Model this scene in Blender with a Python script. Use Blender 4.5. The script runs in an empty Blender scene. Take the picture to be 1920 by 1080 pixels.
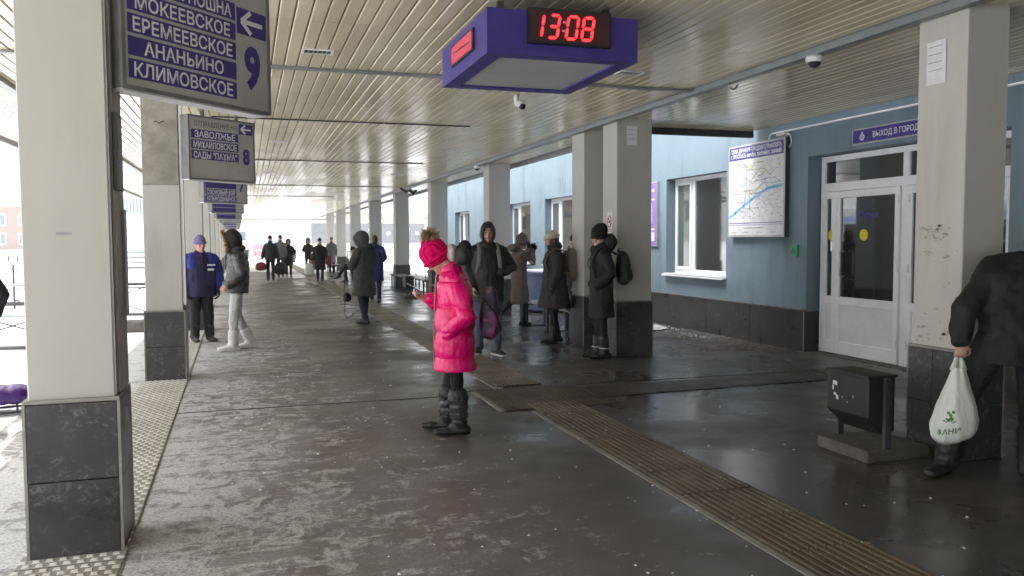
import bpy, bmesh, math, random
from mathutils import Vector, Matrix, noise, Euler
random.seed(7)
R = math.radians
SC = bpy.context.scene
COL = SC.collection
# ------------------------------------------------------------------ camera, sky, sun, exposure
YAW = math.atan2(496, math.hypot(1550, 89)); PITCH = math.atan2(89.2, 1550); ROLL = -0.0044
fw = Vector((math.sin(YAW)*math.cos(PITCH), math.cos(YAW)*math.cos(PITCH), -math.sin(PITCH)))
r0 = Vector((math.cos(YAW), -math.sin(YAW), 0)); u0 = r0.cross(fw)
rr = r0*math.cos(ROLL) + u0*math.sin(ROLL); uu = rr.cross(fw)
cam_d = bpy.data.cameras.new('camera'); cam_d.sensor_width = 36; cam_d.lens = 36*1550/1920
cam_d.clip_start = 0.05; cam_d.clip_end = 2000
cam = bpy.data.objects.new('camera', cam_d); COL.objects.link(cam)
m = Matrix((rr, uu, -fw)).transposed().to_4x4(); m.translation = (0, 0, 1.55)
cam.matrix_world = m; SC.camera = cam

SUN_EL, SUN_ROT = R(56), R(-80)
world = bpy.data.worlds.new("World"); SC.world = world; world.use_nodes = True
wn = world.node_tree; wn.nodes.clear()
sky = wn.nodes.new('ShaderNodeTexSky'); sky.sky_type = 'NISHITA'; sky.sun_disc = False
sky.sun_elevation = SUN_EL; sky.sun_rotation = SUN_ROT; sky.dust_density = 2; sky.air_density = 1.0
hs = wn.nodes.new('ShaderNodeHueSaturation'); hs.inputs['Saturation'].default_value = 0.18   # overcast: nearly white sky
bg = wn.nodes.new('ShaderNodeBackground'); bg.inputs['Strength'].default_value = 0.15
wo = wn.nodes.new('ShaderNodeOutputWorld')
wn.links.new(sky.outputs[0], hs.inputs['Color']); cl = wn.nodes.new('ShaderNodeMix'); cl.data_type = 'RGBA'; cl.inputs[0].default_value = 0.7; cl.inputs[7].default_value = (3.6, 3.66, 3.75, 1)   # even cloud sheet over it
# CIE overcast law: zenith three times as bright as the horizon
tcg = wn.nodes.new('ShaderNodeTexCoord'); sxy = wn.nodes.new('ShaderNodeSeparateXYZ'); wn.links.new(tcg.outputs['Generated'], sxy.inputs[0])
mx0 = wn.nodes.new('ShaderNodeMath'); mx0.operation = 'MAXIMUM'; mx0.inputs[1].default_value = 0; wn.links.new(sxy.outputs['Z'], mx0.inputs[0])
mx1 = wn.nodes.new('ShaderNodeMath'); mx1.operation = 'MULTIPLY_ADD'; mx1.inputs[1].default_value = 2.0; mx1.inputs[2].default_value = 1.0; wn.links.new(mx0.outputs[0], mx1.inputs[0])
vm = wn.nodes.new('ShaderNodeVectorMath'); vm.operation = 'SCALE'; vm.inputs[0].default_value = (3.6, 3.66, 3.75); wn.links.new(mx1.outputs[0], vm.inputs['Scale']); wn.links.new(vm.outputs[0], cl.inputs[7])
wn.links.new(hs.outputs[0], cl.inputs[6]); wn.links.new(cl.outputs[2], bg.inputs['Color']); wn.links.new(bg.outputs[0], wo.inputs['Surface'])
sun_d = bpy.data.lights.new('sun', 'SUN'); sun_d.energy = 1.5; sun_d.angle = R(40); sun_d.color = (1, .98, .95)
sun = bpy.data.objects.new('sun', sun_d); COL.objects.link(sun)
# sun stands to the left (-X), a little ahead: veiled by cloud
sd = Vector((-math.cos(SUN_EL)*math.sin(R(80)), math.cos(SUN_EL)*math.cos(R(80)), math.sin(SUN_EL)))
sun.rotation_euler = sd.to_track_quat('Z', 'Y').to_euler()
SC.view_settings.view_transform = 'Standard'; SC.view_settings.look = 'None'
SC.view_settings.exposure = 1.82; SC.view_settings.gamma = 1; SC.view_settings.use_curve_mapping = False
SC.render.engine = 'CYCLES'
SC.cycles.use_denoising = True
SC.cycles.max_bounces = 10; SC.cycles.diffuse_bounces = 6; SC.cycles.glossy_bounces = 4

# ------------------------------------------------------------------ helpers
WS = bpy.data.scenes.new('work')          # scratch scene for evaluating modifiers and text

def props(o, label=None, cat=None, group=None, kind=None):
    if label: o['label'] = label
    if cat: o['category'] = cat
    if group: o['group'] = group
    if kind: o['kind'] = kind
    return o

def empty(name, loc=(0,0,0), rz=0, label=None, cat=None, group=None, kind=None):
    o = bpy.data.objects.new(name, None); COL.objects.link(o); o.empty_display_size = .1
    o.location = loc; o.rotation_euler = (0, 0, rz)
    return props(o, label, cat, group, kind)

def link(name, me, mt=None, parent=None, loc=None, smooth=False, **kw):
    o = bpy.data.objects.new(name, me); COL.objects.link(o)
    if mt is not None and not me.materials:
        for q in (mt if isinstance(mt, (list, tuple)) else [mt]): me.materials.append(q)
    if parent is not None: o.parent = parent
    if loc is not None: o.location = loc
    if smooth: me.polygons.foreach_set('use_smooth', [True]*len(me.polygons))
    return props(o, **kw)

class MB:
    """collects simple shapes into one mesh"""
    def __init__(s): s.v = []; s.f = []; s.mi = []
    def poly(s, pts, mi=0):
        b = len(s.v); s.v += [tuple(p) for p in pts]; s.f.append(tuple(range(b, b+len(pts)))); s.mi.append(mi); return s
    def box(s, a, b, mi=0, M=None):
        x0,y0,z0 = a; x1,y1,z1 = b
        P = [(x0,y0,z0),(x1,y0,z0),(x1,y1,z0),(x0,y1,z0),(x0,y0,z1),(x1,y0,z1),(x1,y1,z1),(x0,y1,z1)]
        if M is not None: P = [tuple(M @ Vector(p)) for p in P]
        n = len(s.v); s.v += P
        for q in ((0,3,2,1),(4,5,6,7),(0,1,5,4),(1,2,6,5),(2,3,7,6),(3,0,4,7)): s.f.append(tuple(n+i for i in q)); s.mi.append(mi)
        return s
    def bar(s, p, q, w, h=None, mi=0):
        p = Vector(p); q = Vector(q); d = q-p; L = d.length; h = h or w
        up = Vector((0,0,1)) if abs(d.normalized().z) < .98 else Vector((0,1,0))
        x = d.normalized(); y = up.cross(x).normalized(); z = x.cross(y)
        M = Matrix((x,y,z)).transposed().to_4x4(); M.translation = p
        return s.box((0,-w/2,-h/2),(L,w/2,h/2),mi,M)
    def tube(s, pts, rad, n=8, mi=0, cap=True, close=False):
        pts = [Vector(p) for p in pts]; k = len(pts)
        rad = rad if isinstance(rad,(list,tuple)) else [rad]*k
        b = len(s.v); prev = None
        for i,p in enumerate(pts):
            t = (pts[min(i+1,k-1)]-pts[max(i-1,0)]) if not close else (pts[(i+1)%k]-pts[i-1])
            t.normalize()
            a = prev if prev is not None else (Vector((1,0,0)) if abs(t.x)<.8 else Vector((0,1,0)))
            a = (a - t*a.dot(t)).normalized(); prev = a; c = t.cross(a)
            for j in range(n):
                g = 2*math.pi*j/n; s.v.append(tuple(p+(a*math.cos(g)+c*math.sin(g))*rad[i]))
        for i in range(k if close else k-1):
            i2 = (i+1)%k
            for j in range(n): s.f.append((b+i*n+j, b+i*n+(j+1)%n, b+i2*n+(j+1)%n, b+i2*n+j)); s.mi.append(mi)
        if cap and not close:
            s.f.append(tuple(b+j for j in reversed(range(n)))); s.mi.append(mi)
            s.f.append(tuple(b+(k-1)*n+j for j in range(n))); s.mi.append(mi)
        return s
    def prism(s, prof, a, b, axis='y', mi=0):
        """profile polygon [(u,v)] extruded along axis from a to b (ccw seen against the axis)"""
        def P(u,v,w): return {'y':(u,w,v),'x':(w,u,v),'z':(u,v,w)}[axis]
        n = len(prof); k = len(s.v)
        s.v += [P(u,v,a) for u,v in prof]+[P(u,v,b) for u,v in prof]
        s.f.append(tuple(k+i for i in range(n))); s.mi.append(mi)
        s.f.append(tuple(k+n+i for i in reversed(range(n)))); s.mi.append(mi)
        for i in range(n):
            j=(i+1)%n; s.f.append((k+i,k+n+i,k+n+j,k+j)); s.mi.append(mi)
        return s
    def mesh(s, name='m', bevel=0, fix=True, M=None):
        me = bpy.data.meshes.new(name); me.from_pydata(s.v, [], s.f)
        me.polygons.foreach_set('material_index', s.mi)
        if fix or bevel or M is not None:
            bm = bmesh.new(); bm.from_mesh(me)
            if M is not None: bmesh.ops.transform(bm, matrix=M, verts=bm.verts)
            bmesh.ops.recalc_face_normals(bm, faces=bm.faces)
            if bevel: bmesh.ops.bevel(bm, geom=list(bm.edges), offset=bevel, segments=1, affect='EDGES')
            bm.to_mesh(me); bm.free()
        return me
    def build(s, name, mt, parent=None, bevel=0, smooth=False, loc=None, fix=True, **kw):
        return link(name, s.mesh(name, bevel, fix), mt, parent, loc, smooth, **kw)

def box(name, a, b, mt, parent=None, bevel=0, **kw):
    return MB().box(a, b).build(name, mt, parent, bevel, **kw)

# ------------------------------------------------------------------ materials
def srgb(r, g, b):
    f = lambda c: (c/255/12.92) if c/255 <= .04045 else ((c/255+.055)/1.055)**2.4
    return (f(r), f(g), f(b), 1)

class NT:
    def __init__(s, name):
        s.m = bpy.data.materials.new(name); s.m.use_nodes = True; s.t = s.m.node_tree; s.n = s.t.nodes
        s.p = s.n['Principled BSDF']
    def new(s, ty, **kw):
        n = s.n.new(ty)
        for k, v in kw.items():
            if k in n.inputs: n.inputs[k].default_value = v
            else: setattr(n, k, v)
        return n
    def L(s, a, b): s.t.links.new(a, b)
    def pos(s, scale=(1,1,1), rot=(0,0,0), obj=False):
        if obj:
            c = s.new('ShaderNodeTexCoord').outputs['Object']
        else:
            c = s.new('ShaderNodeNewGeometry').outputs['Position']
        mp = s.new('ShaderNodeMapping'); mp.inputs['Scale'].default_value = scale; mp.inputs['Rotation'].default_value = rot
        s.L(c, mp.inputs['Vector']); return mp.outputs[0]
    def noise(s, vec, scale, detail=4, rough=.55, dist=0):
        n = s.new('ShaderNodeTexNoise'); n.inputs['Scale'].default_value = scale; n.inputs['Detail'].default_value = detail
        n.inputs['Roughness'].default_value = rough; n.inputs['Distortion'].default_value = dist
        s.L(vec, n.inputs['Vector']); return n.outputs['Fac']
    def ramp(s, fac, a, b, ca=0., cb=1.):
        n = s.new('ShaderNodeMapRange'); n.interpolation_type = 'SMOOTHSTEP'
        n.inputs['From Min'].default_value = a; n.inputs['From Max'].default_value = b
        n.inputs['To Min'].default_value = ca; n.inputs['To Max'].default_value = cb
        s.L(fac, n.inputs['Value']); return n.outputs['Result']
    def math(s, op, a, b=None, c=None):
        n = s.new('ShaderNodeMath'); n.operation = op
        for i, v in enumerate((a, b, c)):
            if v is None: continue
            if isinstance(v, (int, float)): n.inputs[i].default_value = v
            else: s.L(v, n.inputs[i])
        return n.outputs[0]
    def mix(s, fac, a, b):
        n = s.new('ShaderNodeMix'); n.data_type = 'RGBA'
        for sock, v in ((n.inputs[0], fac), (n.inputs[6], a), (n.inputs[7], b)):
            if isinstance(v, (int, float)): sock.default_value = v
            elif isinstance(v, tuple): sock.default_value = v if len(v) == 4 else (*v, 1)
            else: s.L(v, sock)
        return n.outputs[2]
    def bump(s, h, strength=.3, dist=.01):
        n = s.new('ShaderNodeBump'); n.inputs['Strength'].default_value = strength; n.inputs['Distance'].default_value = dist
        s.L(h, n.inputs['Height']); s.L(n.outputs[0], s.p.inputs['Normal'])
    def col(s, c):
        if isinstance(c, tuple): s.p.inputs['Base Color'].default_value = c if len(c) == 4 else (*c, 1)
        else: s.L(c, s.p.inputs['Base Color'])
    def rough(s, c):
        if isinstance(c, (int, float)): s.p.inputs['Roughness'].default_value = c
        else: s.L(c, s.p.inputs['Roughness'])

def mat(name, c, rough=.6, var=.15, scale=8, metal=0, bump=0, bscale=60, spec=.5, obj=False, stretch=(1,1,1), coat=0):
    t = NT(name); c = c if len(c) == 4 else (*c, 1)
    v = t.pos(stretch, obj=obj); n = t.noise(v, scale, 5, .6)
    lo = tuple(x*(1-var) for x in c[:3]); hi = tuple(min(1, x*(1+var)) for x in c[:3])
    t.col(t.mix(t.ramp(n, .3, .7), lo, hi)); t.rough(t.ramp(n, .2, .8, rough*.88, min(1, rough*1.12)))
    t.p.inputs['Metallic'].default_value = metal; t.p.inputs['Specular IOR Level'].default_value = spec
    if coat: t.p.inputs['Coat Weight'].default_value = coat; t.p.inputs['Coat Roughness'].default_value = .25
    if bump: t.bump(t.noise(v, bscale, 4, .6), bump, .01)
    return t.m

def emit(name, c, s):
    t = NT(name); t.col((0.02,0,0)); t.p.inputs['Emission Color'].default_value = (*c, 1); t.p.inputs['Emission Strength'].default_value = s
    return t.m

M = {}
M['steel_grey'] = mat('grey_paint_metal', (.22,.235,.24), .45, .12, 5)
M['dark_metal'] = mat('dark_metal', (.045,.045,.047), .5, .3, 9)
M['black_metal'] = mat('black_metal', (.018,.018,.02), .5, .3, 9)
M['silver'] = mat('silver_trim', (.45,.45,.46), .4, .1, 6, metal=.5)
M['white_plastic'] = mat('white_plastic', (.72,.72,.72), .4, .06, 5)
M['pvc'] = mat('white_pvc', (.82,.83,.84), .32, .05, 3)
M['pvc_panel'] = mat('pvc_panel', (.74,.75,.76), .35, .06, 3)
M['indigo'] = mat('indigo_film', (.048,.034,.22), .42, .10, 6)
M['sign_grey'] = mat('sign_grey', (.43,.43,.42), .45, .10, 3)
M['sign_white'] = mat('sign_lettering', (.78,.78,.80), .5, .05, 5)
M['sign_dark'] = mat('sign_dark_letter', (.09,.08,.1), .5, .1, 5)
M['sign_frame'] = mat('sign_frame', (.20,.20,.205), .4, .15, 7, metal=.3)
M['paper'] = mat('paper', (.66,.67,.68), .75, .08, 12)
M['faint_print'] = mat('faint_print', (.33,.32,.34), .8, .1, 12)
M['rubber'] = mat('rubber', (.02,.02,.02), .7, .2, 20)
M['yellow'] = mat('yellow_film', (.72,.60,.02), .5, .05, 5)
M['green'] = mat('green_plastic', (.03,.34,.10), .45, .1, 5)
M['blueprint'] = mat('river_blue', (.16,.45,.70), .6, .05, 5)
M['black_print'] = mat('black_print', (.06,.06,.07), .6, .1, 5)
M['violet_print'] = mat('violet_print', (.22,.15,.42), .6, .1, 5)
M['grey_print'] = mat('grey_print', (.33,.32,.38), .6, .1, 5)
M['pink_print'] = mat('pink_print', (.55,.36,.50), .6, .1, 5)
M['yellow_print'] = mat('yellow_print', (.65,.55,.15), .6, .1, 5)
M['snow'] = mat('snow', (.86,.87,.89), .8, .05, 3, bump=.4, bscale=9)
M['dirty_snow'] = mat('dirty_snow', (.46,.46,.47), .85, .35, 6, bump=.5, bscale=14)
M['concrete'] = mat('bare_concrete', (.30,.285,.25), .85, .22, 5, bump=.3, bscale=40)
M['concrete_dark'] = mat('dirty_concrete', (.11,.10,.088), .85, .3, 9, bump=.3, bscale=40)
M['side_metal'] = mat('side_metal', (.36,.33,.30), .55, .15, 6)
M['gap'] = mat('dark_gap', (.05,.045,.04), .8, .2, 5)

def wall_paint(name, base, stain, streak=.35, rough=.55):
    t = NT(name)
    v = t.pos((1,1,.10)); s1 = t.noise(v, 3.2, 6, .65)
    v2 = t.pos(); s2 = t.noise(v2, 1.1, 5, .6); s3 = t.noise(v2, 45, 3, .6)
    f = t.math('MULTIPLY', t.ramp(s1, .45, .75), t.ramp(s2, .35, .7))
    c = t.mix(t.math('MULTIPLY', f, streak*2), base, stain)
    c = t.mix(t.ramp(s3, .66, .8, 0, .25), c, tuple(x*.7 for x in base))
    t.col(c); t.rough(t.ramp(s2, .3, .7, rough*.8, rough*1.15)); t.bump(s3, .08, .004)
    return t.m
M['blue_wall'] = wall_paint('blue_render', (.165,.228,.275), (.075,.110,.128), .55)
M['column_paint'] = wall_paint('column_paint', (.46,.45,.42), (.33,.31,.275), .34)
M['column_dirty'] = wall_paint('column_paint_dirty', (.48,.465,.42), (.30,.26,.21), .35)

def slate(name='slate_tile', base=(.048,.047,.050), scuff=(.19,.18,.175)):
    t = NT(name); v = t.pos(); a = t.noise(v, 2.5, 4, .6); b = t.noise(v, 22, 6, .75, 1.2); c = t.noise(v, 6, 4, .6)
    col = t.mix(t.ramp(a, .3, .7), tuple(x*.75 for x in base), tuple(x*1.35 for x in base))
    m_ = t.math('MULTIPLY', t.ramp(b, .50, .66), t.ramp(c, .40, .58))
    col = t.mix(t.math('MULTIPLY', m_, .75), col, scuff)
    t.col(col); t.rough(t.ramp(a, .3, .7, .26, .42)); t.p.inputs['Specular IOR Level'].default_value = .35; t.bump(b, .12, .003); return t.m
M['slate'] = slate()
M['granite'] = slate('black_granite', (.030,.029,.028), (.12,.11,.10))

def slat_mat():
    t = NT('beige_slat'); v = t.pos((1,.25,1)); a = t.noise(v, 1.3, 5, .6); b = t.noise(t.pos((1,.06,1)), 25, 3, .6)
    c = t.mix(t.ramp(a, .3, .72), (.62,.545,.375), (.78,.695,.50))
    c = t.mix(t.ramp(b, .6, .8, 0, .25), c, (.34,.30,.22))
    oi = t.new('ShaderNodeObjectInfo'); c = t.mix(t.math('MULTIPLY', oi.outputs['Random'], .22), c, (.38,.33,.245))
    t.col(c); t.rough(t.ramp(a, .3, .7, .14, .27)); t.p.inputs['Specular IOR Level'].default_value = .55
    w = t.noise(t.pos((1,1,1)), 2.2, 2, .5); t.bump(w, .10, .05)
    return t.m
M['slat'] = slat_mat()

def glass(name, tint=(.018,.02,.02), ior=2.3):
    t = NT(name); t.col(tint); t.rough(.03); t.p.inputs['IOR'].default_value = ior; t.p.inputs['Specular IOR Level'].default_value = .5
    n = t.noise(t.pos(), 1.5, 2, .5); t.bump(n, .03, .02); return t.m
M['glass'] = glass('dark_glass'); M['glass_curtain'] = glass('curtained_glass', (.085,.105,.10), 1.6)
M['glass_far'] = glass('far_glass', (.10,.12,.13), 1.5)

def platform_mat():
    t = NT('platform_asphalt'); v = t.pos()
    sx = t.new('ShaderNodeSeparateXYZ'); t.L(t.new('ShaderNodeNewGeometry').outputs['Position'], sx.inputs[0])
    X, Y = sx.outputs['X'], sx.outputs['Y']
    big = t.noise(v, .45, 4, .6); mid = t.noise(v, 2.3, 5, .62, .6)
    # trampled frost: smeared prints at several sizes, gritty edges
    vs = t.pos((1.5, 3.0, 1), (0,0,R(-24))); p1 = t.noise(vs, 2.0, 10, .70, 1.0)
    vs2 = t.pos((3.2, 1.9, 1), (0,0,R(-38))); p2 = t.noise(vs2, 2.4, 10, .74, 1.4)
    vs3 = t.pos((1.3, 2.6, 1), (0,0,R(-18))); p3 = t.noise(vs3, 3.4, 4, .55, 2.2)
    fine = t.noise(v, 55, 4, .7)
    grit = t.noise(v, 130, 2, .6)
    pat = t.math('ADD', t.math('MULTIPLY', p1, .55), t.math('MULTIPLY', p2, .45))
    # driven in from the open left side: heavy near x=-1, gone by x=2.2
    edge = t.math('ADD', X, t.math('MULTIPLY', t.math('SUBTRACT', big, .5), 2.6))
    edge = t.math('ADD', edge, t.math('MULTIPLY', t.ramp(Y, 4, 16), .35))
    cover = t.ramp(edge, -1.2, 3.3, 1., 0.)
    thr = t.math('SUBTRACT', .665, t.math('MULTIPLY', cover, .238))
    d = t.math('SUBTRACT', pat, thr)
    snow = t.ramp(d, -.05, .08, 0, .88)
    rim = t.math('MULTIPLY', t.ramp(t.math('ABSOLUTE', t.math('SUBTRACT', p3, .5)), .0, .022, .55, 0.), t.math('MULTIPLY', t.ramp(mid, .4, .6), t.ramp(cover, .1, .6)))
    snow = t.math('MAXIMUM', snow, rim)
    snow = t.math('MULTIPLY', snow, t.ramp(fine, .30, .62, .35, 1.))
    snow = t.math('MULTIPLY', snow, t.ramp(cover, .0, .25))
    dust = t.math('MULTIPLY', t.ramp(cover, .05, .8), t.ramp(mid, .3, .75, .10, .50))
    dust = t.math('MULTIPLY', dust, t.ramp(fine, .3, .7, .5, 1.))
    # specks of ice kicked about everywhere
    sp = t.math('MULTIPLY', t.ramp(t.noise(v, 22, 3, .6), .70, .745), t.ramp(mid, .5, .62))
    amt = t.math('MAXIMUM', t.math('MAXIMUM', snow, dust), t.math('MULTIPLY', sp, .7))
    blown = t.ramp(t.math('ADD', Y, t.math('MULTIPLY', t.math('SUBTRACT', big, .5), 9)), 42, 46)      # the unswept far end lies under snow
    amt = t.math('MAXIMUM', amt, blown)
    base = t.mix(t.ramp(mid, .35, .7), (.088,.080,.074), (.062,.061,.062))
    base = t.mix(t.ramp(big, .42, .66, 0, .7), base, (.088,.070,.056))
    base = t.mix(t.ramp(grit, .6, .8, 0, .35), base, (.14,.135,.13))
    c = t.mix(t.math('MULTIPLY', amt, .95), base, t.mix(blown, (.575,.585,.60), (.86,.87,.88)))
    t.col(c)
    wet = t.ramp(t.noise(v, .8, 4, .55), .40, .62)               # 1 = damp, 0 = standing film
    rw = t.math('ADD', t.math('MULTIPLY', wet, .24), .17); rw = t.math('ADD', rw, t.ramp(X, 3.2, .2, 0, .22))
    rw = t.math('ADD', rw, t.math('MULTIPLY', t.ramp(mid, .4, .7), .10))
    rg = t.new('ShaderNodeMix'); rg.data_type = 'FLOAT'; t.L(amt, rg.inputs[0]); t.L(rw, rg.inputs[2]); rg.inputs[3].default_value = .8
    t.rough(rg.outputs[0]); t.p.inputs['Specular IOR Level'].default_value = .42
    h = t.math('ADD', t.math('MULTIPLY', amt, .6), t.math('ADD', t.math('MULTIPLY', grit, .10), t.math('MULTIPLY', mid, .12)))
    t.bump(h, .35, .012)
    return t.m
M['platform'] = platform_mat()

def ground_mat():
    t = NT('trodden_snow'); v = t.pos()
    a = t.noise(v, .12, 4, .6); b = t.noise(t.pos((4.5,.5,1), (0,0,R(38))), 1.4, 5, .65, .7); f = t.noise(v, 14, 5, .7)
    sx = t.new('ShaderNodeSeparateXYZ'); t.L(t.new('ShaderNodeNewGeometry').outputs['Position'], sx.inputs[0])
    near = t.math('MULTIPLY', t.ramp(sx.outputs['Y'], 9, 15, 1, 0), t.ramp(sx.outputs['X'], -6, -1.5))
    m_ = t.math('MULTIPLY', t.math('MULTIPLY', t.ramp(b, .42, .58), near), t.ramp(f, .3, .6, .6, 1))
    c = t.mix(t.math('MULTIPLY', m_, .9), (.88,.89,.91), (.13,.115,.10))
    c = t.mix(t.ramp(a, .55, .8, 0, .25), c, (.55,.55,.56))
    t.col(c); t.rough(.8); t.bump(t.math('ADD', f, b), .4, .03); return t.m
M['ground'] = ground_mat()

def tact(name, c1, c2, snow_amt, rough=.6):
    t = NT(name); v = t.pos(); a = t.noise(v, 2.2, 5, .6); f = t.noise(v, 26, 5, .7, .5); g = t.noise(v, 5, 4, .6)
    c = t.mix(t.ramp(a, .3, .7), c1, c2)
    s_ = t.math('MULTIPLY', t.ramp(f, .56, .68), t.ramp(g, .45, .66))
    c = t.mix(t.math('MULTIPLY', s_, snow_amt), c, (.575,.585,.60)); t.col(c)
    t.rough(t.ramp(a, .3, .7, rough*.7, rough)); t.bump(f, .35, .006); return t.m
M['tact_right'] = tact('ribbed_tile', (.135,.102,.062), (.085,.066,.044), .75)
M['tact_dark'] = tact('worn_tile', (.075,.057,.041), (.050,.040,.031), .35)
M['groove_left'] = tact('studded_tile_ground', (.15,.14,.125), (.24,.23,.21), .8, .8); M['groove_right'] = tact('ribbed_tile_groove', (.060,.047,.031), (.040,.033,.024), .6)
M['tact_left'] = tact('studded_tile', (.42,.405,.37), (.56,.55,.53), .9, .8)
M['tile_edge'] = tact('tile_edging', (.30,.29,.27), (.20,.19,.17), .9, .8)

# ------------------------------------------------------------------ text (mesh from the built-in font)
_tc = {}
def text_mesh(body, bold=0, align='CENTER', spacing=1.0):
    key = (body, bold, align, spacing)
    if key in _tc: return _tc[key]
    cu = bpy.data.curves.new('t', 'FONT'); cu.body = body; cu.size = 1; cu.resolution_u = 3; cu.offset = bold
    cu.align_x = align; cu.space_character = spacing
    o = bpy.data.objects.new('t', cu); WS.collection.objects.link(o)
    vl = WS.view_layers[0]; vl.update(); dg = vl.depsgraph
    me = bpy.data.meshes.new_from_object(o.evaluated_get(dg), depsgraph=dg)
    me.materials.clear()
    bpy.data.objects.remove(o); bpy.data.curves.remove(cu)
    _tc[key] = me; return me

def text(name, body, mt, parent, origin, ux, uy, height, width=None, bold=.02, align='CENTER', spacing=1.0, maxw=None, squeeze=1.0):
    """letters lie in the plane spanned by ux (reading direction) and uy (up); origin = middle of the line (or its left end)"""
    src = text_mesh(body, bold, align, spacing); me = src.copy()
    xs = [v.co.x for v in me.vertices]; ys = [v.co.y for v in me.vertices]
    h = .73; k = height/h; kx = k*squeeze
    w = (max(xs)-min(xs))*kx
    if width: kx *= width/w
    elif maxw and w > maxw: kx *= maxw/w
    ux = Vector(ux).normalized(); uy = Vector(uy).normalized(); o = Vector(origin)
    for v in me.vertices: v.co = o + ux*(v.co.x*kx) + uy*((v.co.y-h/2)*k)
    me.name = name
    return link(name, me, mt, parent)

# ------------------------------------------------------------------ remesh helper for bodies and clothes
def fuse(mb, voxel, smooth=4, disp=None, sf=.5):
    me0 = mb.mesh('f', fix=True)
    o = bpy.data.objects.new('f', me0); WS.collection.objects.link(o)
    md = o.modifiers.new('r', 'REMESH'); md.mode = 'VOXEL'; md.voxel_size = voxel; md.use_smooth_shade = True
    if smooth:
        sm = o.modifiers.new('s', 'SMOOTH'); sm.iterations = smooth; sm.factor = sf
    vl = WS.view_layers[0]; vl.update(); dg = vl.depsgraph
    me = bpy.data.meshes.new_from_object(o.evaluated_get(dg), depsgraph=dg)
    bpy.data.objects.remove(o); bpy.data.meshes.remove(me0); me.materials.clear()
    if disp:
        nn = [v.normal.copy() for v in me.vertices]
        for v, n in zip(me.vertices, nn): v.co += n*disp(v.co, n)
    me.polygons.foreach_set('use_smooth', [True]*len(me.polygons)); me.update()
    return me
# ================================================================== SETTING
# ground: one sheet to the horizon, the platform slab on it
MB().poly([(-400,-300,-.03),(400,-300,-.03),(400,700,-.03),(-400,700,-.03)]).build('ground', M['ground'], kind='structure')
hz = NT('haze'); hz.n.remove(hz.p); pv = hz.new('ShaderNodeVolumePrincipled'); pv.inputs['Density'].default_value = .0014; pv.inputs['Color'].default_value = (.92,.94,.97,1)
hz.L(pv.outputs[0], hz.n['Material Output'].inputs['Volume'])
MB().box((-402,-302,-1.2),(402,702,13)).build('haze', hz.m, kind='stuff')
MB().box((-1.62,-32,-.02),(7.55,63,0)).build('platform', M['platform'], kind='structure')

CZ = 3.15           # underside of the canopy
# ---- canopy roof, its slatted ceiling
roof = MB(); roof.box((-3.5,-32,CZ+.035),(5.42,61,CZ+.20)); roof.box((5.42,-32,CZ+.035),(7.22,10.72,CZ+.20))
canopy = roof.build('canopy_roof', M['gap'], kind='structure')
sn = MB(); sn.box((-3.48,-31.9,CZ+.20),(5.40,60.98,CZ+.26))
sn.build('roof_snow', M['snow'], canopy)
fa = MB(); fa.box((-3.56,-32,CZ-.07),(-3.5,61,CZ+.24)); fa.build('fascia', M['steel_grey'], canopy)
fa = MB(); fa.box((5.42,10.80,CZ-.06),(5.48,61,CZ+.24)); fa.build('fascia', M['steel_grey'], canopy)
fa = MB(); fa.box((5.20,10.72,CZ-.09),(7.21,10.80,CZ+.24)); fa.build('fascia', M['dark_metal'], canopy)
fa = MB(); fa.box((-3.5,61,CZ-.06),(5.42,61.06,CZ+.24)); fa.build('fascia', M['steel_grey'], canopy)

def px(p):
    d = Vector(p)-Vector((0,0,1.55)); z = d.dot(fw)
    return (960+1550*d.dot(rr)/z, 540-1550*d.dot(uu)/z) if z > .1 else (-1e4,-1e4)
seams = [-32, .8, 6.25, 7.95, 11.42, 12.25, 16.96, 18.1, 22.6, 24.6, 30.5, 32.0, 37.8, 43.4, 49, 55, 61]
PITCH_S = .11
prof = [(-.0508,.018),(-.0508,.0075),(-.0435,0),(.0435,0),(.0508,.0075),(.0508,.018)]
cand = []
for b in range(len(seams)-1):
    y0, y1 = seams[b]+.006, seams[b+1]-.006
    i = 0; x = -3.44
    while x < 7.2:
        ye = y1
        if x > 5.35:
            if y0 > 10.6: x += PITCH_S; continue
            ye = min(y1, 10.70)
        xs = x
        if abs(xs-4.60) > .075:
            seen = [q for q in (px((xs, y0+(ye-y0)*k/12, CZ)) for k in range(13)) if -20 < q[0] < 1940 and -20 < q[1] < 460]
            cand.append((bool(seen), max(y0, 3.5), xs, y0, ye))
        x += PITCH_S
cand.sort(key=lambda c: (not c[0], c[1], abs(c[2]-2)))
slat_me = {}
rest = MB()
rs = random.Random(3)
for k, (seen, _, x, y0, y1) in enumerate(cand):
    tilt = rs.gauss(0, .008); dz = rs.gauss(0, .0008)
    if k < 296 and seen:
        key = (round(y0,2), round(y1,2))
        if key not in slat_me:
            L = (y1-y0)/2
            slat_me[key] = MB().prism(prof, -L, L).mesh('slat')
        o = link('slat', slat_me[key], M['slat'], canopy, (x, (y0+y1)/2, CZ+dz)); o.rotation_euler = (0, tilt, 0)
    else:
        rest.prism([(x+u*math.cos(tilt), CZ+dz+v-u*math.sin(tilt)) for u, v in prof], y0, y1)
rest.build('slat_field', M['slat'], canopy, kind='stuff')
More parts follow.
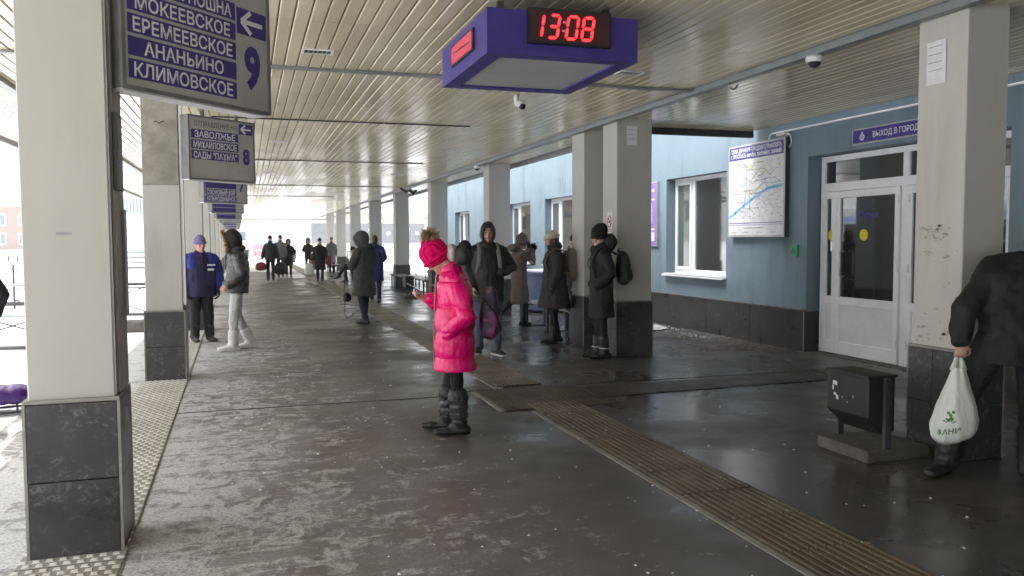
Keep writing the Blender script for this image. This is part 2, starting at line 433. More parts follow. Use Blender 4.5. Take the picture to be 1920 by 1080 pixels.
# grey flat bars crossing the slats, and the long channel above the right columns
MB().box((-3.4,7.90,CZ-.022),(4.545,7.985,CZ-.002)).build('cross_bar', M['steel_grey'], canopy)
MB().box((4.56,-30,CZ-.055),(4.645,61.2,CZ+.02)).build('channel', M['steel_grey'], canopy)
MB().box((-2.32,-6,CZ-.05),(-2.22,60,CZ-.002)).build('channel', M['steel_grey'], canopy)
for y, x1 in ((11.30,3.0),(16.98,3.5),(24.5,4.4),(30.4,3.0)):
    MB().box((-.4,y-.02,CZ-.016),(x1,y+.01,CZ-.002)).build('cable_strip', M['dark_metal'], canopy)
# louvred air grilles let into the slats
def grille(x, y, w, d, lab):
    t = empty('ceiling_vent', (x,y,CZ), 0, lab, 'vent', 'vents in the slatted ceiling')
    f = MB(); f.box((-w/2,-d/2,-.014),(w/2,-d/2+.014,-.001)); f.box((-w/2,d/2-.014,-.014),(w/2,d/2,-.001)); f.box((-w/2,-d/2+.014,-.014),(-w/2+.02,d/2-.014,-.001)); f.box((w/2-.02,-d/2+.014,-.014),(w/2,d/2-.014,-.001))
    f.build('frame', M['white_plastic'], t)
    box('backing', (-w/2+.02,-d/2+.014,-.004), (w/2-.02,d/2-.014,-.002), M['black_metal'], t)
    g = MB()
    for i in range(1,6): xx = -w/2+.02+(w-.04)*i/6; g.box((xx-.004,-d/2+.014,-.012),(xx+.004,d/2-.014,-.005))
    g.build('louvre', M['silver'], t)
grille(.60, 7.22, .26, .16, 'white louvred vent in the ceiling slats right of sign 9')
grille(3.52, 7.28, .26, .17, 'dark vent in the ceiling slats right of the clock box')
grille(.53, 13.84, .26, .16, 'small vent in the ceiling slats above sign 8')
grille(.47, 20.0, .26, .16, 'vent in the ceiling slats between sign 8 and sign 7 rows')
grille(3.48, 19.93, .3, .18, 'dark slot vent in the ceiling slats at right over the hooded man')

# ---- columns
def column(x0, x1, y0, y1, label, group, ptop=.78, paint='column_paint', bare=None, split=None, near=True):
    """front face at y0; plinth wraps the shaft 2 cm proud"""
    t = empty('column', ((x0+x1)/2,(y0+y1)/2,0), 0, label, 'column', group)
    cx, cy = (x0+x1)/2, (y0+y1)/2; hx, hy = (x1-x0)/2, (y1-y0)/2
    top = CZ+.03
    zb = bare if bare else top
    MB().box((-hx,-hy,ptop-.01),(hx,hy,zb)).build('shaft', M[paint], t, bevel=.006)
    if bare: MB().box((-hx+.004,-hy+.004,bare),(hx-.004,hy-.004,top)).build('bare_head', M['concrete'], t, bevel=.006)
    g = .006; px_, py_ = hx+.022, hy+.022; zs = [0.0, (ptop-.02)*.5, ptop-.02]
    box('plinth_core', (-hx,-hy,0), (hx,hy,ptop-.011), M['concrete_dark'], t)
    for r in range(2):
        za, zb2 = zs[r]+g/2, zs[r+1]-g/2
        nx = 2 if (split and 2*hx > .3 and split == 'x') else 1
        for sy in (-1,1):
            for i in range(nx):
                xa = -px_+.014+(2*px_-.028)*i/nx+(g/2 if i else 0); xb = -px_+.014+(2*px_-.028)*(i+1)/nx-(g/2 if i < nx-1 else 0)
                ya, yb = (-py_,-hy-.001) if sy < 0 else (hy+.001,py_)
                box('tile', (xa,ya,za), (xb,yb,zb2), M['slate'], t, bevel=.002)
        ny = 2 if split == 'y' else 1
        for sx in (-1,1):
            for i in range(ny):
                ya = -py_+.014+(2*py_-.028)*i/ny+(g/2 if i else 0); yb = -py_+.014+(2*py_-.028)*(i+1)/ny-(g/2 if i < ny-1 else 0)
                xa, xb = (-px_,-hx-.001) if sx < 0 else (hx+.001,px_)
                box('tile', (xa,ya,za), (xb,yb,zb2), M['slate'], t, bevel=.002)
    tr = MB()
    for sx in (-1,1):
        for sy in (-1,1):
            a, b = sorted((sx*(px_-.013), sx*(px_+.001))); c, d = sorted((sy*(py_-.013), sy*(py_+.001)))
            tr.box((a,c,0),(b,d,ptop-.018))
    tr.build('corner_strip', M['tile_edge'], t)
    # rim of mortar over the tiles
    MB().box((-px_,-py_,ptop-.02),(px_,py_,ptop)).build('ledge', M['tile_edge'], t, bevel=.003)
    return t
LG = 'columns along the bus side'; RG = 'columns along the station side'
left = []
ys = [4.47+5.43*i for i in range(11)]
LX = [-1.025,-1.085,-1.12,-1.22,-1.30,-1.36,-1.42,-1.48,-1.52,-1.55,-1.58]
Llab = ['pale square column nearest at left, carrying sign 9', 'second left column with bare concrete head, behind sign 8', 'third left column, beside the woman in lilac hat',
        'fourth left column, half behind the third', 'fifth left column, a sliver past the fourth', 'sixth left column, a sliver past the fifth', 'seventh left column counting from sign 9',
        'eighth left column counting from sign 9', 'ninth left column counting from sign 9', 'tenth left column, far along the platform', 'last left column at the far end of the canopy']
for i, y in enumerate(ys):
    left.append(column(LX[i], LX[i]+.385, y, y+.36, Llab[i], LG, ptop=.79, bare=2.18 if i == 1 else None))
# things fixed to the first two left columns: steel cover strips, dark plaque, faint old sticker
t = left[0]
box('cover_strip', (.1935,-.135,.80), (.212,.165,CZ), M['side_metal'], t); 
box('cover_strip', (.1935,-.178,.80), (.200,-.140,CZ), M['steel_grey'], t)
box('stain_patch', (-.045,-.1815,1.585), (.025,-.1803,1.60), M['faint_print'], t)
t = left[1]
box('cover_strip', (.1935,-.16,0.85), (.225,-.08,CZ), M['pvc_panel'], t)
box('cover_strip', (.1935,-.075,0.80), (.212,.17,CZ), M['side_metal'], t)
MB().tube([(-.05+.012*k, -.185-.012*abs(math.sin(k*1.4)), 2.86+.012*math.sin(k*1.1)) for k in range(9)], .005, 5).build('wire_stub', M['dark_metal'], t)
pl = empty('notice_plaque', (-.613,4.60,2.0), 0, 'dark framed notice plaque on the side of the first left column', 'plaque')
box('board', (-.012,-.085,-.19), (.012,.085,.19), M['dark_metal'], pl); box('sheet', (.0125,-.07,-.17), (.014,.07,.17), M['grey_print'], pl)
pl = empty('timetable_strip', (-.615,4.76,1.50), 0, 'long grey timetable strip low on the side of the first left column', 'timetable')
box('board', (-.012,-.05,-.33), (.008,.05,.22), M['steel_grey'], pl); box('sheet', (.0085,-.04,-.3), (.0095,.04,.2), M['paper'], pl)

RX = [(4.65,5.01,4.47,4.93),(4.65,5.16,10.02,10.45),(4.65,5.14,11.12,11.60)]
right = [column(4.665,5.03,4.46,4.89,'broad pale column at right in front of the glass door', RG, ptop=.78, paint='column_dirty', split='y'),
         column(4.66,5.17,10.02,10.47,'pale column with a no smoking notice behind the woman in black', RG, ptop=.74),
         column(4.66,5.17,11.14,11.60,'column close behind the one with the no smoking notice', RG, ptop=.74)]
Rl = ['column with camera on top behind the hooded man', 'column behind the pink hat', 'column right of the blue coat, left of the pink hat', 'column just behind the blue coat', 'column just above the grey hood at right of the seated person', 'slim far column above the seated person', 'farthest right column at the end of the canopy']
for i, (x, y) in enumerate(((4.78,16.5),(4.72,21.9),(4.70,27.4),(4.62,32.8),(4.52,38.3),(4.44,43.7),(4.42,49.2))):
    right.append(column(x, x+.46, y, y+.42, Rl[i], RG, ptop=.76))
# papers on the columns
nt = empty('paper_notice', (4.659,4.72,2.80), R(-90), 'torn white paper notice high on the broad right column', 'paper')
box('sheet', (-.085,-.003,-.16), (.085,-.0008,.14), M['paper'], nt)
for k in range(4): box('print_line', (-.07,-.0042,.10-.055*k), (.055,-.0032,.106-.055*k), M['faint_print'], nt)
nt = empty('paper_notice', (4.86,10.019,2.93), 0, 'pale paper notice near the top of the second right column', 'paper')
box('sheet', (-.06,-.003,-.13), (.09,-.0008,.12), M['pvc_panel'], nt)
for k in range(3): box('print_line', (-.05,-.0042,.07-.06*k), (.075,-.0032,.075-.06*k), M['faint_print'], nt)
gr_ = random.Random(4)
def residue(parent, x, y, z, w, h, n, mt):
    g = MB()
    for k in range(n):
        yy, zz = y+gr_.uniform(-w,w), z+gr_.uniform(-h,h); a, b = gr_.uniform(.006,.035), gr_.uniform(.003,.016)
        g.poly([(x-.0004*(k%3), yy+a*math.cos(t_)*gr_.uniform(.5,1.1), zz+b*math.sin(t_)*gr_.uniform(.5,1.1)) for t_ in [2*math.pi*i/8 for i in range(8)]])
    g.build('glue_residue', mt, parent, fix=False, kind='stuff')
M['residue'] = mat('glue_residue', (.40,.375,.33), .9, .35, 30); M['chip'] = mat('paint_chip', (.34,.315,.275), .9, .3, 30)
residue(right[0], -.1835, .03, 1.60, .11, .05, 26, M['residue']); residue(right[0], -.1835, -.02, 1.25, .16, .4, 16, M['chip']); residue(right[0], -.1838, .0, .86, .19, .06, 18, M['chip']); residue(right[0], -.1836, .05, 1.52, .05, .12, 10, M['chip'])
residue(right[1], -.2565, .0, 1.2, .18, .5, 14, M['chip'])
nt = empty('no_smoking_notice', (4.659,10.24,1.78), R(-90), 'small white no smoking notice on the second right column', 'notice')
box('sheet', (-.085,-.004,-.15), (.085,-.001,.15), M['paper'], nt)
M['red_print'] = mat('red_print', (.50,.05,.06), .6, .05, 5)
ring = MB(); ring.tube([(.055*math.cos(a), -.005, .02+.075*math.sin(a)) for a in [2*math.pi*i/20 for i in range(20)]], .007, 5, close=True); ring.bar((-.038,-.006,.072),(.038,-.006,-.032),.012,.002)
ring.build('ring', M['red_print'], nt)
cg = MB(); cg.bar((-.035,-.0055,.005),(.03,-.0055,.03),.004,.014); cg.build('cigarette', M['black_print'], nt)
for k in range(2): box('print_line', (-.06,-.0055,-.09-.025*k), (.06,-.0045,-.082-.025*k), M['red_print'], nt)

# ---- the station building
WX = 7.30
bld = empty('station_building', (WX,20,0), 0, 'blue rendered station building with white windows and granite base', 'building')
def P3(x, y, z): return (x-WX, y-20, z)
wins = [(11.58,13.57,.95,2.645),(17.95,20.05,.95,2.60),(21.18,23.30,.95,2.60),(27.62,29.7,.95,2.58)]
door = (6.42,9.57,0,2.67)
wl = MB()
ops = sorted([(y0,y1,z0,z1) for y0,y1,z0,z1 in wins+[door]])
y = -32.0; TOPZ = 6.6; TH = .38
for y0,y1,z0,z1 in ops:
    wl.box(P3(WX,y,-.02), P3(WX+TH,y0,TOPZ)); wl.box(P3(WX,y0,z1), P3(WX+TH,y1,TOPZ))
    if z0 > 0: wl.box(P3(WX,y0,-.02), P3(WX+TH,y1,z0))
    y = y1
wl.box(P3(WX,y,-.02), P3(WX+TH,31.2,TOPZ)); wl.box(P3(WX+TH,30.8,-.02), P3(WX+9,31.2,TOPZ))
wl.build('wall', M['blue_wall'], bld)
box('roof', P3(WX-.15,-32,TOPZ), P3(WX+9,31.35,TOPZ+.2), M['steel_grey'], bld)
MB().box(P3(WX+2.6,-32,-.02), P3(WX+2.7,30.8,TOPZ)).build('inner_wall', M['concrete'], bld)
# granite base in slabs
def slabs(y0, y1, h=.56):
    n = max(1, round((y1-y0)/1.25)); 
    for i in range(n):
        a = y0+(y1-y0)*i/n+.003; b = y0+(y1-y0)*(i+1)/n-.003
        box('base_slab', P3(WX-.035,a,0), P3(WX-.001,b,h), M['granite'], bld, bevel=.002)
slabs(9.57,31.2); slabs(-4,6.42)
for (ya, yb) in ((9.545,9.569),(6.421,6.445)): box('base_slab', P3(WX-.034,ya,0), P3(WX+.19,yb,.56), M['granite'], bld)
box('corner_trim', P3(WX-.040,9.560,0), P3(WX-.0355,9.572,.56), M['silver'], bld)
MB().box(P3(WX-.045,9.57,.561), P3(WX-.001,31.2,.578)).build('base_cap', M['concrete_dark'], bld)
FX = 7.48
def window(y0,y1,z0,z1,split,curt,lab=None):
    f = MB(); X0,X1 = FX,FX+.07; w=.07
    f.box(P3(X0,y0,z0),P3(X1,y0+w,z1)); f.box(P3(X0,y1-w,z0),P3(X1,y1,z1)); f.box(P3(X0,y0+w,z1-w),P3(X1,y1-w,z1)); f.box(P3(X0,y0+w,z0),P3(X1,y1-w,z0+w))
    ym = y1-(y1-y0)*split; f.box(P3(X0,ym-.045,z0+w),P3(X1,ym+.045,z1-w))
    o = f.build('window', M['pvc'], bld, bevel=.004)
    s = MB(); a,b = ym+.046,y1-w-.001; v=.05; xs0,xs1=FX-.022,FX+.03     # opening sash, proud of the frame
    s.box(P3(xs0,a,z0+w),P3(xs1,a+v,z1-w)); s.box(P3(xs0,b-v,z0+w),P3(xs1,b,z1-w)); s.box(P3(xs0,a+v,z0+w),P3(xs1,b-v,z0+w+v)); s.box(P3(xs0,a+v,z1-w-v),P3(xs1,b-v,z1-w))
    s.build('sash', M['pvc'], o, bevel=.003)
    box('pane', P3(FX+.03,y0+w,z0+w), P3(FX+.045,ym-.045,z1-w), M['glass'], o)
    box('pane', P3(FX+.0,a+v,z0+w+v), P3(FX+.015,b-v,z1-w-v), M['glass_curtain' if curt else 'glass'], o)
    MB().prism([(-.09,0),(-.09,.016),(.19,.035),(.19,0)], 0, 1).build  # profile kept simple below
    sl = MB(); sl.prism([(WX-WX-.085,z0-.048),(WX-WX-.085,z0-.022),(FX-WX+.0,z0+.004),(FX-WX,z0-.02)], y0-20-.02, y1-20+.02)
    sl.build('sill', M['pvc'], o)
for i,(y0,y1,z0,z1) in enumerate(wins): window(y0,y1,z0,z1,.33,True)
# door unit: white frame, two pairs of leaves under a row of top lights
DX = 7.50
dr = empty('entrance_door', (DX-WX,8.0-20,0), 0); dr.parent = bld
def D(x,y,z): return (x-DX,y-8.0,z)
y0,y1,z1 = 6.445,9.545,2.66
f = MB(); w=.075
f.box(D(DX,y0,0),D(DX+.08,y0+w,z1)); f.box(D(DX,y1-w,0),D(DX+.08,y1,z1)); f.box(D(DX,y0+w,z1-w),D(DX+.08,y1-w,z1)); f.box(D(DX,y0+w,2.185),D(DX+.08,y1-w,2.30))
f.box(D(DX,7.955,0),D(DX+.08,8.075,2.185)); f.box(D(DX,7.965,2.30),D(DX+.08,8.065,z1-w))
f.build('frame', M['pvc'], dr, bevel=.004)
for a,b in ((y0+w,7.965),(8.065,y1-w)): box('top_light', D(DX+.03,a,2.30), D(DX+.04,b,z1-w), M['glass'], dr)
box('threshold', D(DX-.18,y0,0.0), D(DX+.1,y1,.012), M['concrete_dark'], dr)
def leaf(a, b, zt=2.18, handle=None, hinge=None, disc=None):
    v=.075; X0,X1=DX-.03,DX+.03; o = MB()
    o.box(D(X0,a,.02),D(X1,a+v,zt)); o.box(D(X0,b-v,.02),D(X1,b,zt)); o.box(D(X0,a+v,zt-.09),D(X1,b-v,zt)); o.box(D(X0,a+v,.68),D(X1,b-v,.785)); o.box(D(X0,a+v,.02),D(X1,b-v,.19))
    o = o.build('door', M['pvc'], dr, bevel=.004)
    box('pane', D(DX-.005,a+v,.785), D(DX+.005,b-v,zt-.09), M['glass'], o)
    box('lower_panel', D(DX-.012,a+v,.19), D(DX+.012,b-v,.68), M['pvc_panel'], o)
    for z in ((.22,1.15,1.98) if hinge is not None else ()):
        MB().box(D(X0-.022,hinge-.02,z),D(X0-.001,hinge+.02,z+.10)).build('hinge', M['pvc'], o, bevel=.004)
    if handle is not None:
        h = MB(); h.tube([D(X0,handle,1.06),D(X0-.06,handle-.0,1.06),D(X0-.075,handle,1.09),D(X0-.075,handle,1.36),D(X0-.06,handle,1.39),D(X0,handle,1.39)], .014, 8); h.build('handle', M['silver'], o, smooth=True)
    if disc is not None:
        dd = MB(); dd.tube([D(DX-.0056,disc,1.60),D(DX-.0086,disc,1.60)], .075, 20); dd.build('warning_disc', M['yellow'], o)
    return o
leaf(9.20,9.462, hinge=9.455, disc=9.30)
l2 = leaf(8.08,9.195, handle=9.02, hinge=8.10, disc=8.70)
leaf(6.53,6.79, hinge=6.54)
leaf(6.795,7.95, handle=6.97, hinge=7.93, disc=7.3)
box('sheet', D(DX-.0075,7.35,1.35), D(DX-.0062,7.80,1.86), M['pvc_panel'], dr)
box('sheet', D(DX-.0075,7.45,1.05), D(DX-.0062,7.70,1.28), M['blueprint'], dr)
text('lettering', 'Входа', M['indigo'], l2, D(DX-.0062,8.62,1.86), (0,-1,0), (0,0,1), .085, bold=.03)
# cable duct along the top of the wall, looping down to the lamp over the map
duct = MB(); duct.tube([P3(WX-.015,2,3.075),P3(WX-.015,10.36,3.075),P3(WX-.015,10.42,3.06),P3(WX-.015,10.46,2.98),P3(WX-.015,10.45,2.86)], .014, 6)
duct.build('cable_duct', M['pvc'], bld, smooth=True)
box('lamp_box', P3(WX-.10,9.98,3.01), P3(WX-.001,10.16,3.05), M['white_plastic'], bld)
MB().tube([P3(WX-.05,9.97,3.03),P3(WX-.05,9.90,3.0),P3(WX-.03,9.90,2.9),P3(WX-.02,9.96,2.84)], .008, 6).build('lamp_cable', M['pvc'], bld, smooth=True)
box('snow_ledge', P3(WX-.085,11.6,.936), P3(WX-.02,13.5,.95), M['snow'], bld)
# ================================================================== SIGNS AND FITTINGS
# ---- tactile paving
def rib_tile(L=.486, W=.505, n=10, dark=False, diag=False):
    b = MB(); b.box((0,0,0),(W,L,.006), 1)
    if diag:
        s = W*1.0
        k = 11
        for i in range(-k, k):
            c = (i+.5)/k*s
            p = [(max(0,c), max(0,-c)), (min(s, c+s), min(s, s-c))]
            (xa,ya),(xb,yb) = (max(0,c),max(0,-c)),(min(s,s+c),min(s,s-c))
            if xb-xa < .05: continue
            b.bar((xa+.01,ya*L/W+.01,.0075),(xb-.01,yb*L/W-.01,.0075),.018,.006)
    else:
        p = W/n
        for i in range(n):
            x = p*(i+.5)
            b.prism([(x-.017,.0055),(x-.010,.0125),(x+.010,.0125),(x+.017,.0055)], 0.004, L-.004)
    return b.mesh('tile')
strip = empty('tactile_strip', (0,0,0), 0, kind='structure')
rt = rib_tile()
y = -2.0; X0R = 2.465; nn = 0
edge = MB()
rq = random.Random(5)
while y < 58:
    if not (7.09 < y+.245 < 8.12):
        o = link('tile', rt, [M['tact_right'],M['groove_right']], strip, (X0R + rq.gauss(0,.003), y, .004+rq.random()*.003)); nn += 1
    y += .49
edge.box((X0R-.045,-2,.0005),(X0R-.004,6.98,.007)); edge.box((X0R-.04,8.2,.0005),(X0R-.004,57,.006))
edge.build('edging', M['tile_edge'], strip)
dt = rib_tile(.50,.53,10,diag=True)
for i in range(2):
    for j in range(2): link('tile', dt, [M['tact_right'],M['groove_right']], strip, (2.19+.535*i, 7.08+.505*j, .005+.001*i+.002*j))
MB().box((2.15,7.08,.0005),(2.186,8.09,.008)).build('edging', M['tile_edge'], strip)
ft = MB(); ft.box((0,0,0),(.49,.55,.004)); 
for i in range(9): ft.box((.01,.02+.058*i,.0035),(.48,.045+.058*i,.0065))
ft = ft.mesh('tile')
for i in range(6): link('tile', ft, M['tact_dark'], strip, (3.27+.5*i, 7.44+.02*i, .0045+rq.random()*.002))
o = link('tile', dt, [M['tact_right'],M['groove_right']], strip, (6.30,7.62,.006))
# expansion joint across the platform
jn = MB(); 
for a, b, yy in ((-1.3,2.1,7.96),(2.1,7.2,8.16)): jn.box((a,yy,.0005),(b,yy+.022,.004))
for yy in (18.6,29.4,40.2): jn.box((-1.2,yy,.0005),(4.4,yy+.02,.0035))
jn.build('expansion_joint', M['gap'], strip)

stl = empty('studded_strip', (0,0,0), 0, kind='structure')
sb = MB(); sb.box((0,0,0),(.47,.47,.006), 1); n = 8; p = .47/n
for i in range(n):
    for j in range(n):
        x, y = p*(i+(.28 if j%2 else .72)), p*(j+.5); a, c = .0185, .012; b0 = len(sb.v)
        sb.v += [(x-a,y-a,.0055),(x+a,y-a,.0055),(x+a,y+a,.0055),(x-a,y+a,.0055),(x-c,y-c,.011),(x+c,y-c,.011),(x+c,y+c,.011),(x-c,y+c,.011)]
        for q in ((4,5,6,7),(0,1,5,4),(1,2,6,5),(2,3,7,6),(3,0,4,7)): sb.f.append(tuple(b0+k for k in q)); sb.mi.append(0)
st = sb.mesh('tile', fix=False)
y = 1.0
while y < 58:
    xr = -.60-.0125*max(0,y-4.5)*(1 if y < 30 else .6)
    o = link('tile', st, [M['tact_left'],M['groove_left']], stl, (xr-.475, y, .004+rq.random()*.003)); o.rotation_euler = (0,0,R(.6))
    y += .475
MB().poly([(-.592,1,.006),(-.562,1,.006),(-1.12,50,.006),(-1.16,50,.006)]).build('edging', M['tile_edge'], stl)

# ---- platform signs, turned to face people walking along the platform
def platform_sign(lx, ly, zb, zt, w, num, rows, head, label, cols=.72, ang=42.5, illegible=0, drop=0):
    t = empty('platform_sign', (lx,ly,0), R(ang), label, 'sign', 'departure signs hung along the left columns')
    th=.13; b=.022; H=zt-zb
    MB().box((0,.0,zb+.012),(w,th,zt)).build('casing', M['sign_frame'], t, bevel=.004)
    MB().box((0.01,.006,zb),(w-.01,th-.006,zb+.0115)).build('bottom_tray', M['white_plastic'], t)
    box('face', (b,-.006,zb+b+.006), (w-b,-.001,zt-b), M['sign_grey'], t)
    fr = MB(); fr.box((0,-.012,zb+.008),(b,-.001,zt)); fr.box((w-b,-.012,zb+.008),(w,-.001,zt)); fr.box((b,-.012,zb+.008),(w-b,-.001,zb+b+.005)); fr.box((b,-.012,zt-b),(w-b,-.001,zt))
    fr.build('frame', M['sign_frame'], t)
    xL, xR = b+.018, w*cols
    pitch = (H-2*b-.02-drop)/(len(rows)+(1 if head else 0)) if not illegible else illegible
    if len(rows) >= 5: pitch = .112
    else: pitch = min(pitch, .115)
    z = zt-b-.01
    if head:
        text('lettering', head, M['sign_dark'], t, ((xL+xR)/2+.02,-.0075,z-pitch*.5), (1,0,0), (0,0,1), .058, bold=.012, maxw=(xR-xL)*.94); z -= pitch
    else: z = zb+b+.035+pitch*len(rows)
    for r in rows:
        box('band', (xL,-.0075,z-pitch+.008), (xR,-.0062,z-.008), M['indigo'], t)
        if isinstance(r, str): text('lettering', r, M['sign_white'], t, ((xL+xR)/2,-.0085,z-pitch*.5), (1,0,0), (0,0,1), pitch*.62, bold=.018, maxw=(xR-xL)*.92)
        z -= pitch
    ax = xR+.012; aw = w-b-.006-ax
    ah = aw*.62
    za = zt-b-.012-ah
    if not head: za = zb+b+.035+.112*len(rows)-ah-.02
    box('arrow_panel', (ax,-.0075,za), (ax+aw,-.0062,za+ah), M['indigo'], t)
    a = MB(); cx, cz = ax+aw*.5, za+ah*.5; s = aw*.36
    a.bar((cx-s*.75,-.009,cz),(cx+s,-.009,cz),.001,s*.30); a.bar((cx-s,-.0092,cz-.01*0),(cx-s*.1,-.0092,cz+s*.72),.001,s*.3); a.bar((cx-s,-.0094,cz),(cx-s*.1,-.0094,cz-s*.72),.001,s*.3)
    a.build('arrow', M['sign_white'], t)
    zn = (za + zb)/2 + (.03 if head else .05)
    text('number', num, M['indigo'], t, (ax+aw*.5,-.0075,zn), (1,0,0), (0,0,1), .235 if not head else .175, bold=.045, squeeze=.80)
    br = MB(); br.box((w*.25,th*.35,zt),(w*.25+.03,th*.35+.03,CZ)); br.box((w*.75,th*.35,zt),(w*.75+.03,th*.35+.03,CZ)); br.build('hanger', M['steel_grey'], t)
    return t
s9 = platform_sign(-.575, 4.52, 2.305, 3.04, 1.06, '9', ['АЭРО ТУНОШНА', 'МОКЕЕВСКОЕ', 'ЕРЕМЕЕВСКОЕ', 'АНАНЬИНО', 'КЛИМОВСКОЕ'], None, 'large indigo and grey departure sign numbered 9 at the first column', cols=.735, ang=47)
platform_sign(-.60, 9.82, 2.235, 2.955, .905, '8', ['ЗАВОЛЖЬЕ', 'МИХАЙЛОВСКОЕ', 'САДЫ "ПАХМА"'], 'ОТПРАВЛЕНИЕ НА:', 'indigo and grey departure sign numbered 8 at the second column', cols=.74, ang=39)
def row_sign(i, x, y, num, rows, lab, zb=2.22):
    platform_sign(x, y, zb, 2.95, .92, num, rows, 'ОТПРАВЛЕНИЕ НА:', lab, cols=.74, ang=39)
row_sign(2, -.70, 15.2, '7', [None,None,None,'СОСНОВЫЙ БОР','КОЗЬМОДЕМЬЯНСК'], 'departure sign numbered 7, right behind sign 8')
row_sign(3, -.78, 20.6, '6', [None,None,None,None,None], 'departure sign with five blurred blue rows, right behind sign 7')
row_sign(4, -.86, 26.1, '5', [None,None,None,None,None], 'departure sign fifth from the front, two behind sign 7')
row_sign(5, -.92, 31.5, '4', [], 'departure sign with blank grey lower face, sixth from the front')
row_sign(6, -.98, 36.9, '3', [None,None,None,None,None], 'departure sign seventh from the front, behind the blank one')
row_sign(7, -1.04, 42.4, '2', [None,None,None,None,None], 'departure sign eighth from the front, tiny in the row')
row_sign(8, -1.10, 47.8, '1', [None,None,None,None,None], 'last departure sign at the far end of the row')

# ---- clock box under the ceiling
ck = empty('station_clock', (1.50,5.20,2.76), R(0), 'indigo ceiling box with red digits 13:08', 'clock')
W_,D_,H_ = 1.07,1.28,.29
b = MB(); e=.115
b.box((0,0,.03),(W_,D_,H_)); b.box((0,0,0),(W_,e,.0295)); b.box((0,D_-e,0),(W_,D_,.0295)); b.box((0,e,0),(e,D_-e,.0295)); b.box((W_-e,e,0),(W_,D_-e,.0295))
b.build('casing', M['indigo'], ck)
box('under_panel', (e+.001,e+.001,.012), (W_-e-.001,D_-e-.001,.0285), M['sign_grey'], ck)
hg = MB()
for x in (.15,W_-.15):
    for y in (.2,D_-.2): hg.box((x-.02,y-.02,H_),(x+.02,y+.02,CZ-2.76))
hg.build('hanger', M['dark_metal'], ck)
M['display'] = mat('display_panel', (.055,.022,.024), .35, .1, 6)
M['led'] = emit('red_led', (1,.020,.020), 5.5); M['led_halo'] = emit('red_led_halo', (1,.0,.006), .8); M['led_dim'] = emit('dim_led', (.9,.4,.6), .5); M['led_side'] = emit('side_display', (1,.10,.16), .20)
ds = box('display', (.27,-.045,.075), (.85,-.001,H_+.012), M['black_metal'], ck)
box('screen', (.285,-.048,.09), (.835,-.0452,H_-.002), M['display'], ds)
seg = {'a':((0,1),(1,1)),'b':((1,1),(1,.5)),'c':((1,.5),(1,0)),'d':((0,0),(1,0)),'e':((0,.5),(0,0)),'f':((0,1),(0,.5)),'g':((0,.5),(1,.5))}
dots = MB(); halo = MB(); dim = MB()
def disc(mb, x, z, r, y, n=6):
    mb.poly([(x+r*math.cos(2*math.pi*k/n), y, z+r*math.sin(2*math.pi*k/n)) for k in range(n)])
def digit(ch, x0, w, z0, h):
    on = {'1':'bc','3':'abgcd','0':'abcdef','8':'abcdefg'}[ch]
    for s_ in on:
        (ax,az),(bx,bz) = seg[s_]; A = Vector((x0+ax*w, z0+az*h)); B = Vector((x0+bx*w, z0+bz*h)); d = (B-A); L = d.length; d.normalize(); nrm = Vector((-d.y,d.x))
        A += d*.010; L -= .020; n = max(4, round(L/.0105))
        for i in range(n+1):
            for o_ in ((-.0045,.0045) if 0 < i < n else (0,)):
                p = A+d*(L*i/n)+nrm*o_; sx = (p.y-z0)*.16
                disc(dots, p.x+sx, p.y, .0033, -.0505)
        q = [A-nrm*.0105, A+d*L-nrm*.0105, A+d*(L+.008), A+d*L+nrm*.0105, A+nrm*.0105, A-d*.008]
        halo.poly([(p.x+(p.y-z0)*.16, -.0492, p.y) for p in q])
zb_, hh = .113, .145
digit('1', .335-.03, .048, zb_, hh); digit('3', .400, .062, zb_, hh); digit('0', .525, .070, zb_, hh); digit('8', .635, .070, zb_, hh)
for z in (zb_+.045, zb_+.10):
    for k in range(3):
        for j in range(2): disc(dim, .492+.007*k+(z-zb_)*.16, z+.009*j, .0022, -.0505)
halo.build('digit_glow', M['led_halo'], ds); dots.build('digit_dots', M['led'], ds); dim.build('colon_dots', M['led_dim'], ds)
sd_ = box('side_display', (-.016,.30,.085), (-.001,.92,.235), M['black_metal'], ck)
box('side_screen', (-.019,.33,.10), (-.0165,.89,.22), M['led_side'], sd_)
sm = MB(); sm.bar((-.0195,.38,.152),(-.0195,.84,.170),.001,.012); sm.build('smear', M['display'], sd_)

# ---- cameras
def dome_camera(x, y, z, lab, r=.07, h=.06, side=False):
    t = empty('security_camera', (x,y,z), 0, lab, 'camera')
    MB().tube([(0,0,0),(0,0,-h*.25),(0,0,-h)], [r*.85,r,r*.95], 16).build('housing', M['white_plastic'], t, smooth=False)
    bm_ = MB(); rings = [(0,0,-h),(0,0,-h-r*.35),(0,0,-h-r*.55),(0,0,-h-r*.64)]
    bm_.tube(rings, [r*.72,r*.62,r*.35,.004], 14).build('lens_dome', M['black_metal'], t, smooth=True)
    return t
dome_camera(4.60,5.97,CZ-.055,'white dome camera under the long grey channel at top right', .075,.055)
dome_camera(4.56,16.6,CZ-.055,'small white dome camera at the head of the column behind the hooded man', .07,.06)
t = empty('security_camera', (2.86,8.76,CZ), 0, 'white stalk camera hanging from the ceiling behind the clock box', 'camera')
MB().tube([(0,0,0),(0,0,-.10)], .03, 12).build('stalk', M['white_plastic'], t, smooth=True)
MB().tube([(-.01,-.005,-.085),(.04,-.02,-.10),(.075,-.035,-.105)], [.032,.045,.04], 12).build('housing', M['white_plastic'], t, smooth=True)
MB().tube([(.045,-.03,-.115),(.07,-.045,-.14),(.08,-.05,-.15)], [.04,.034,.012], 12).build('lens_dome', M['black_metal'], t, smooth=True)
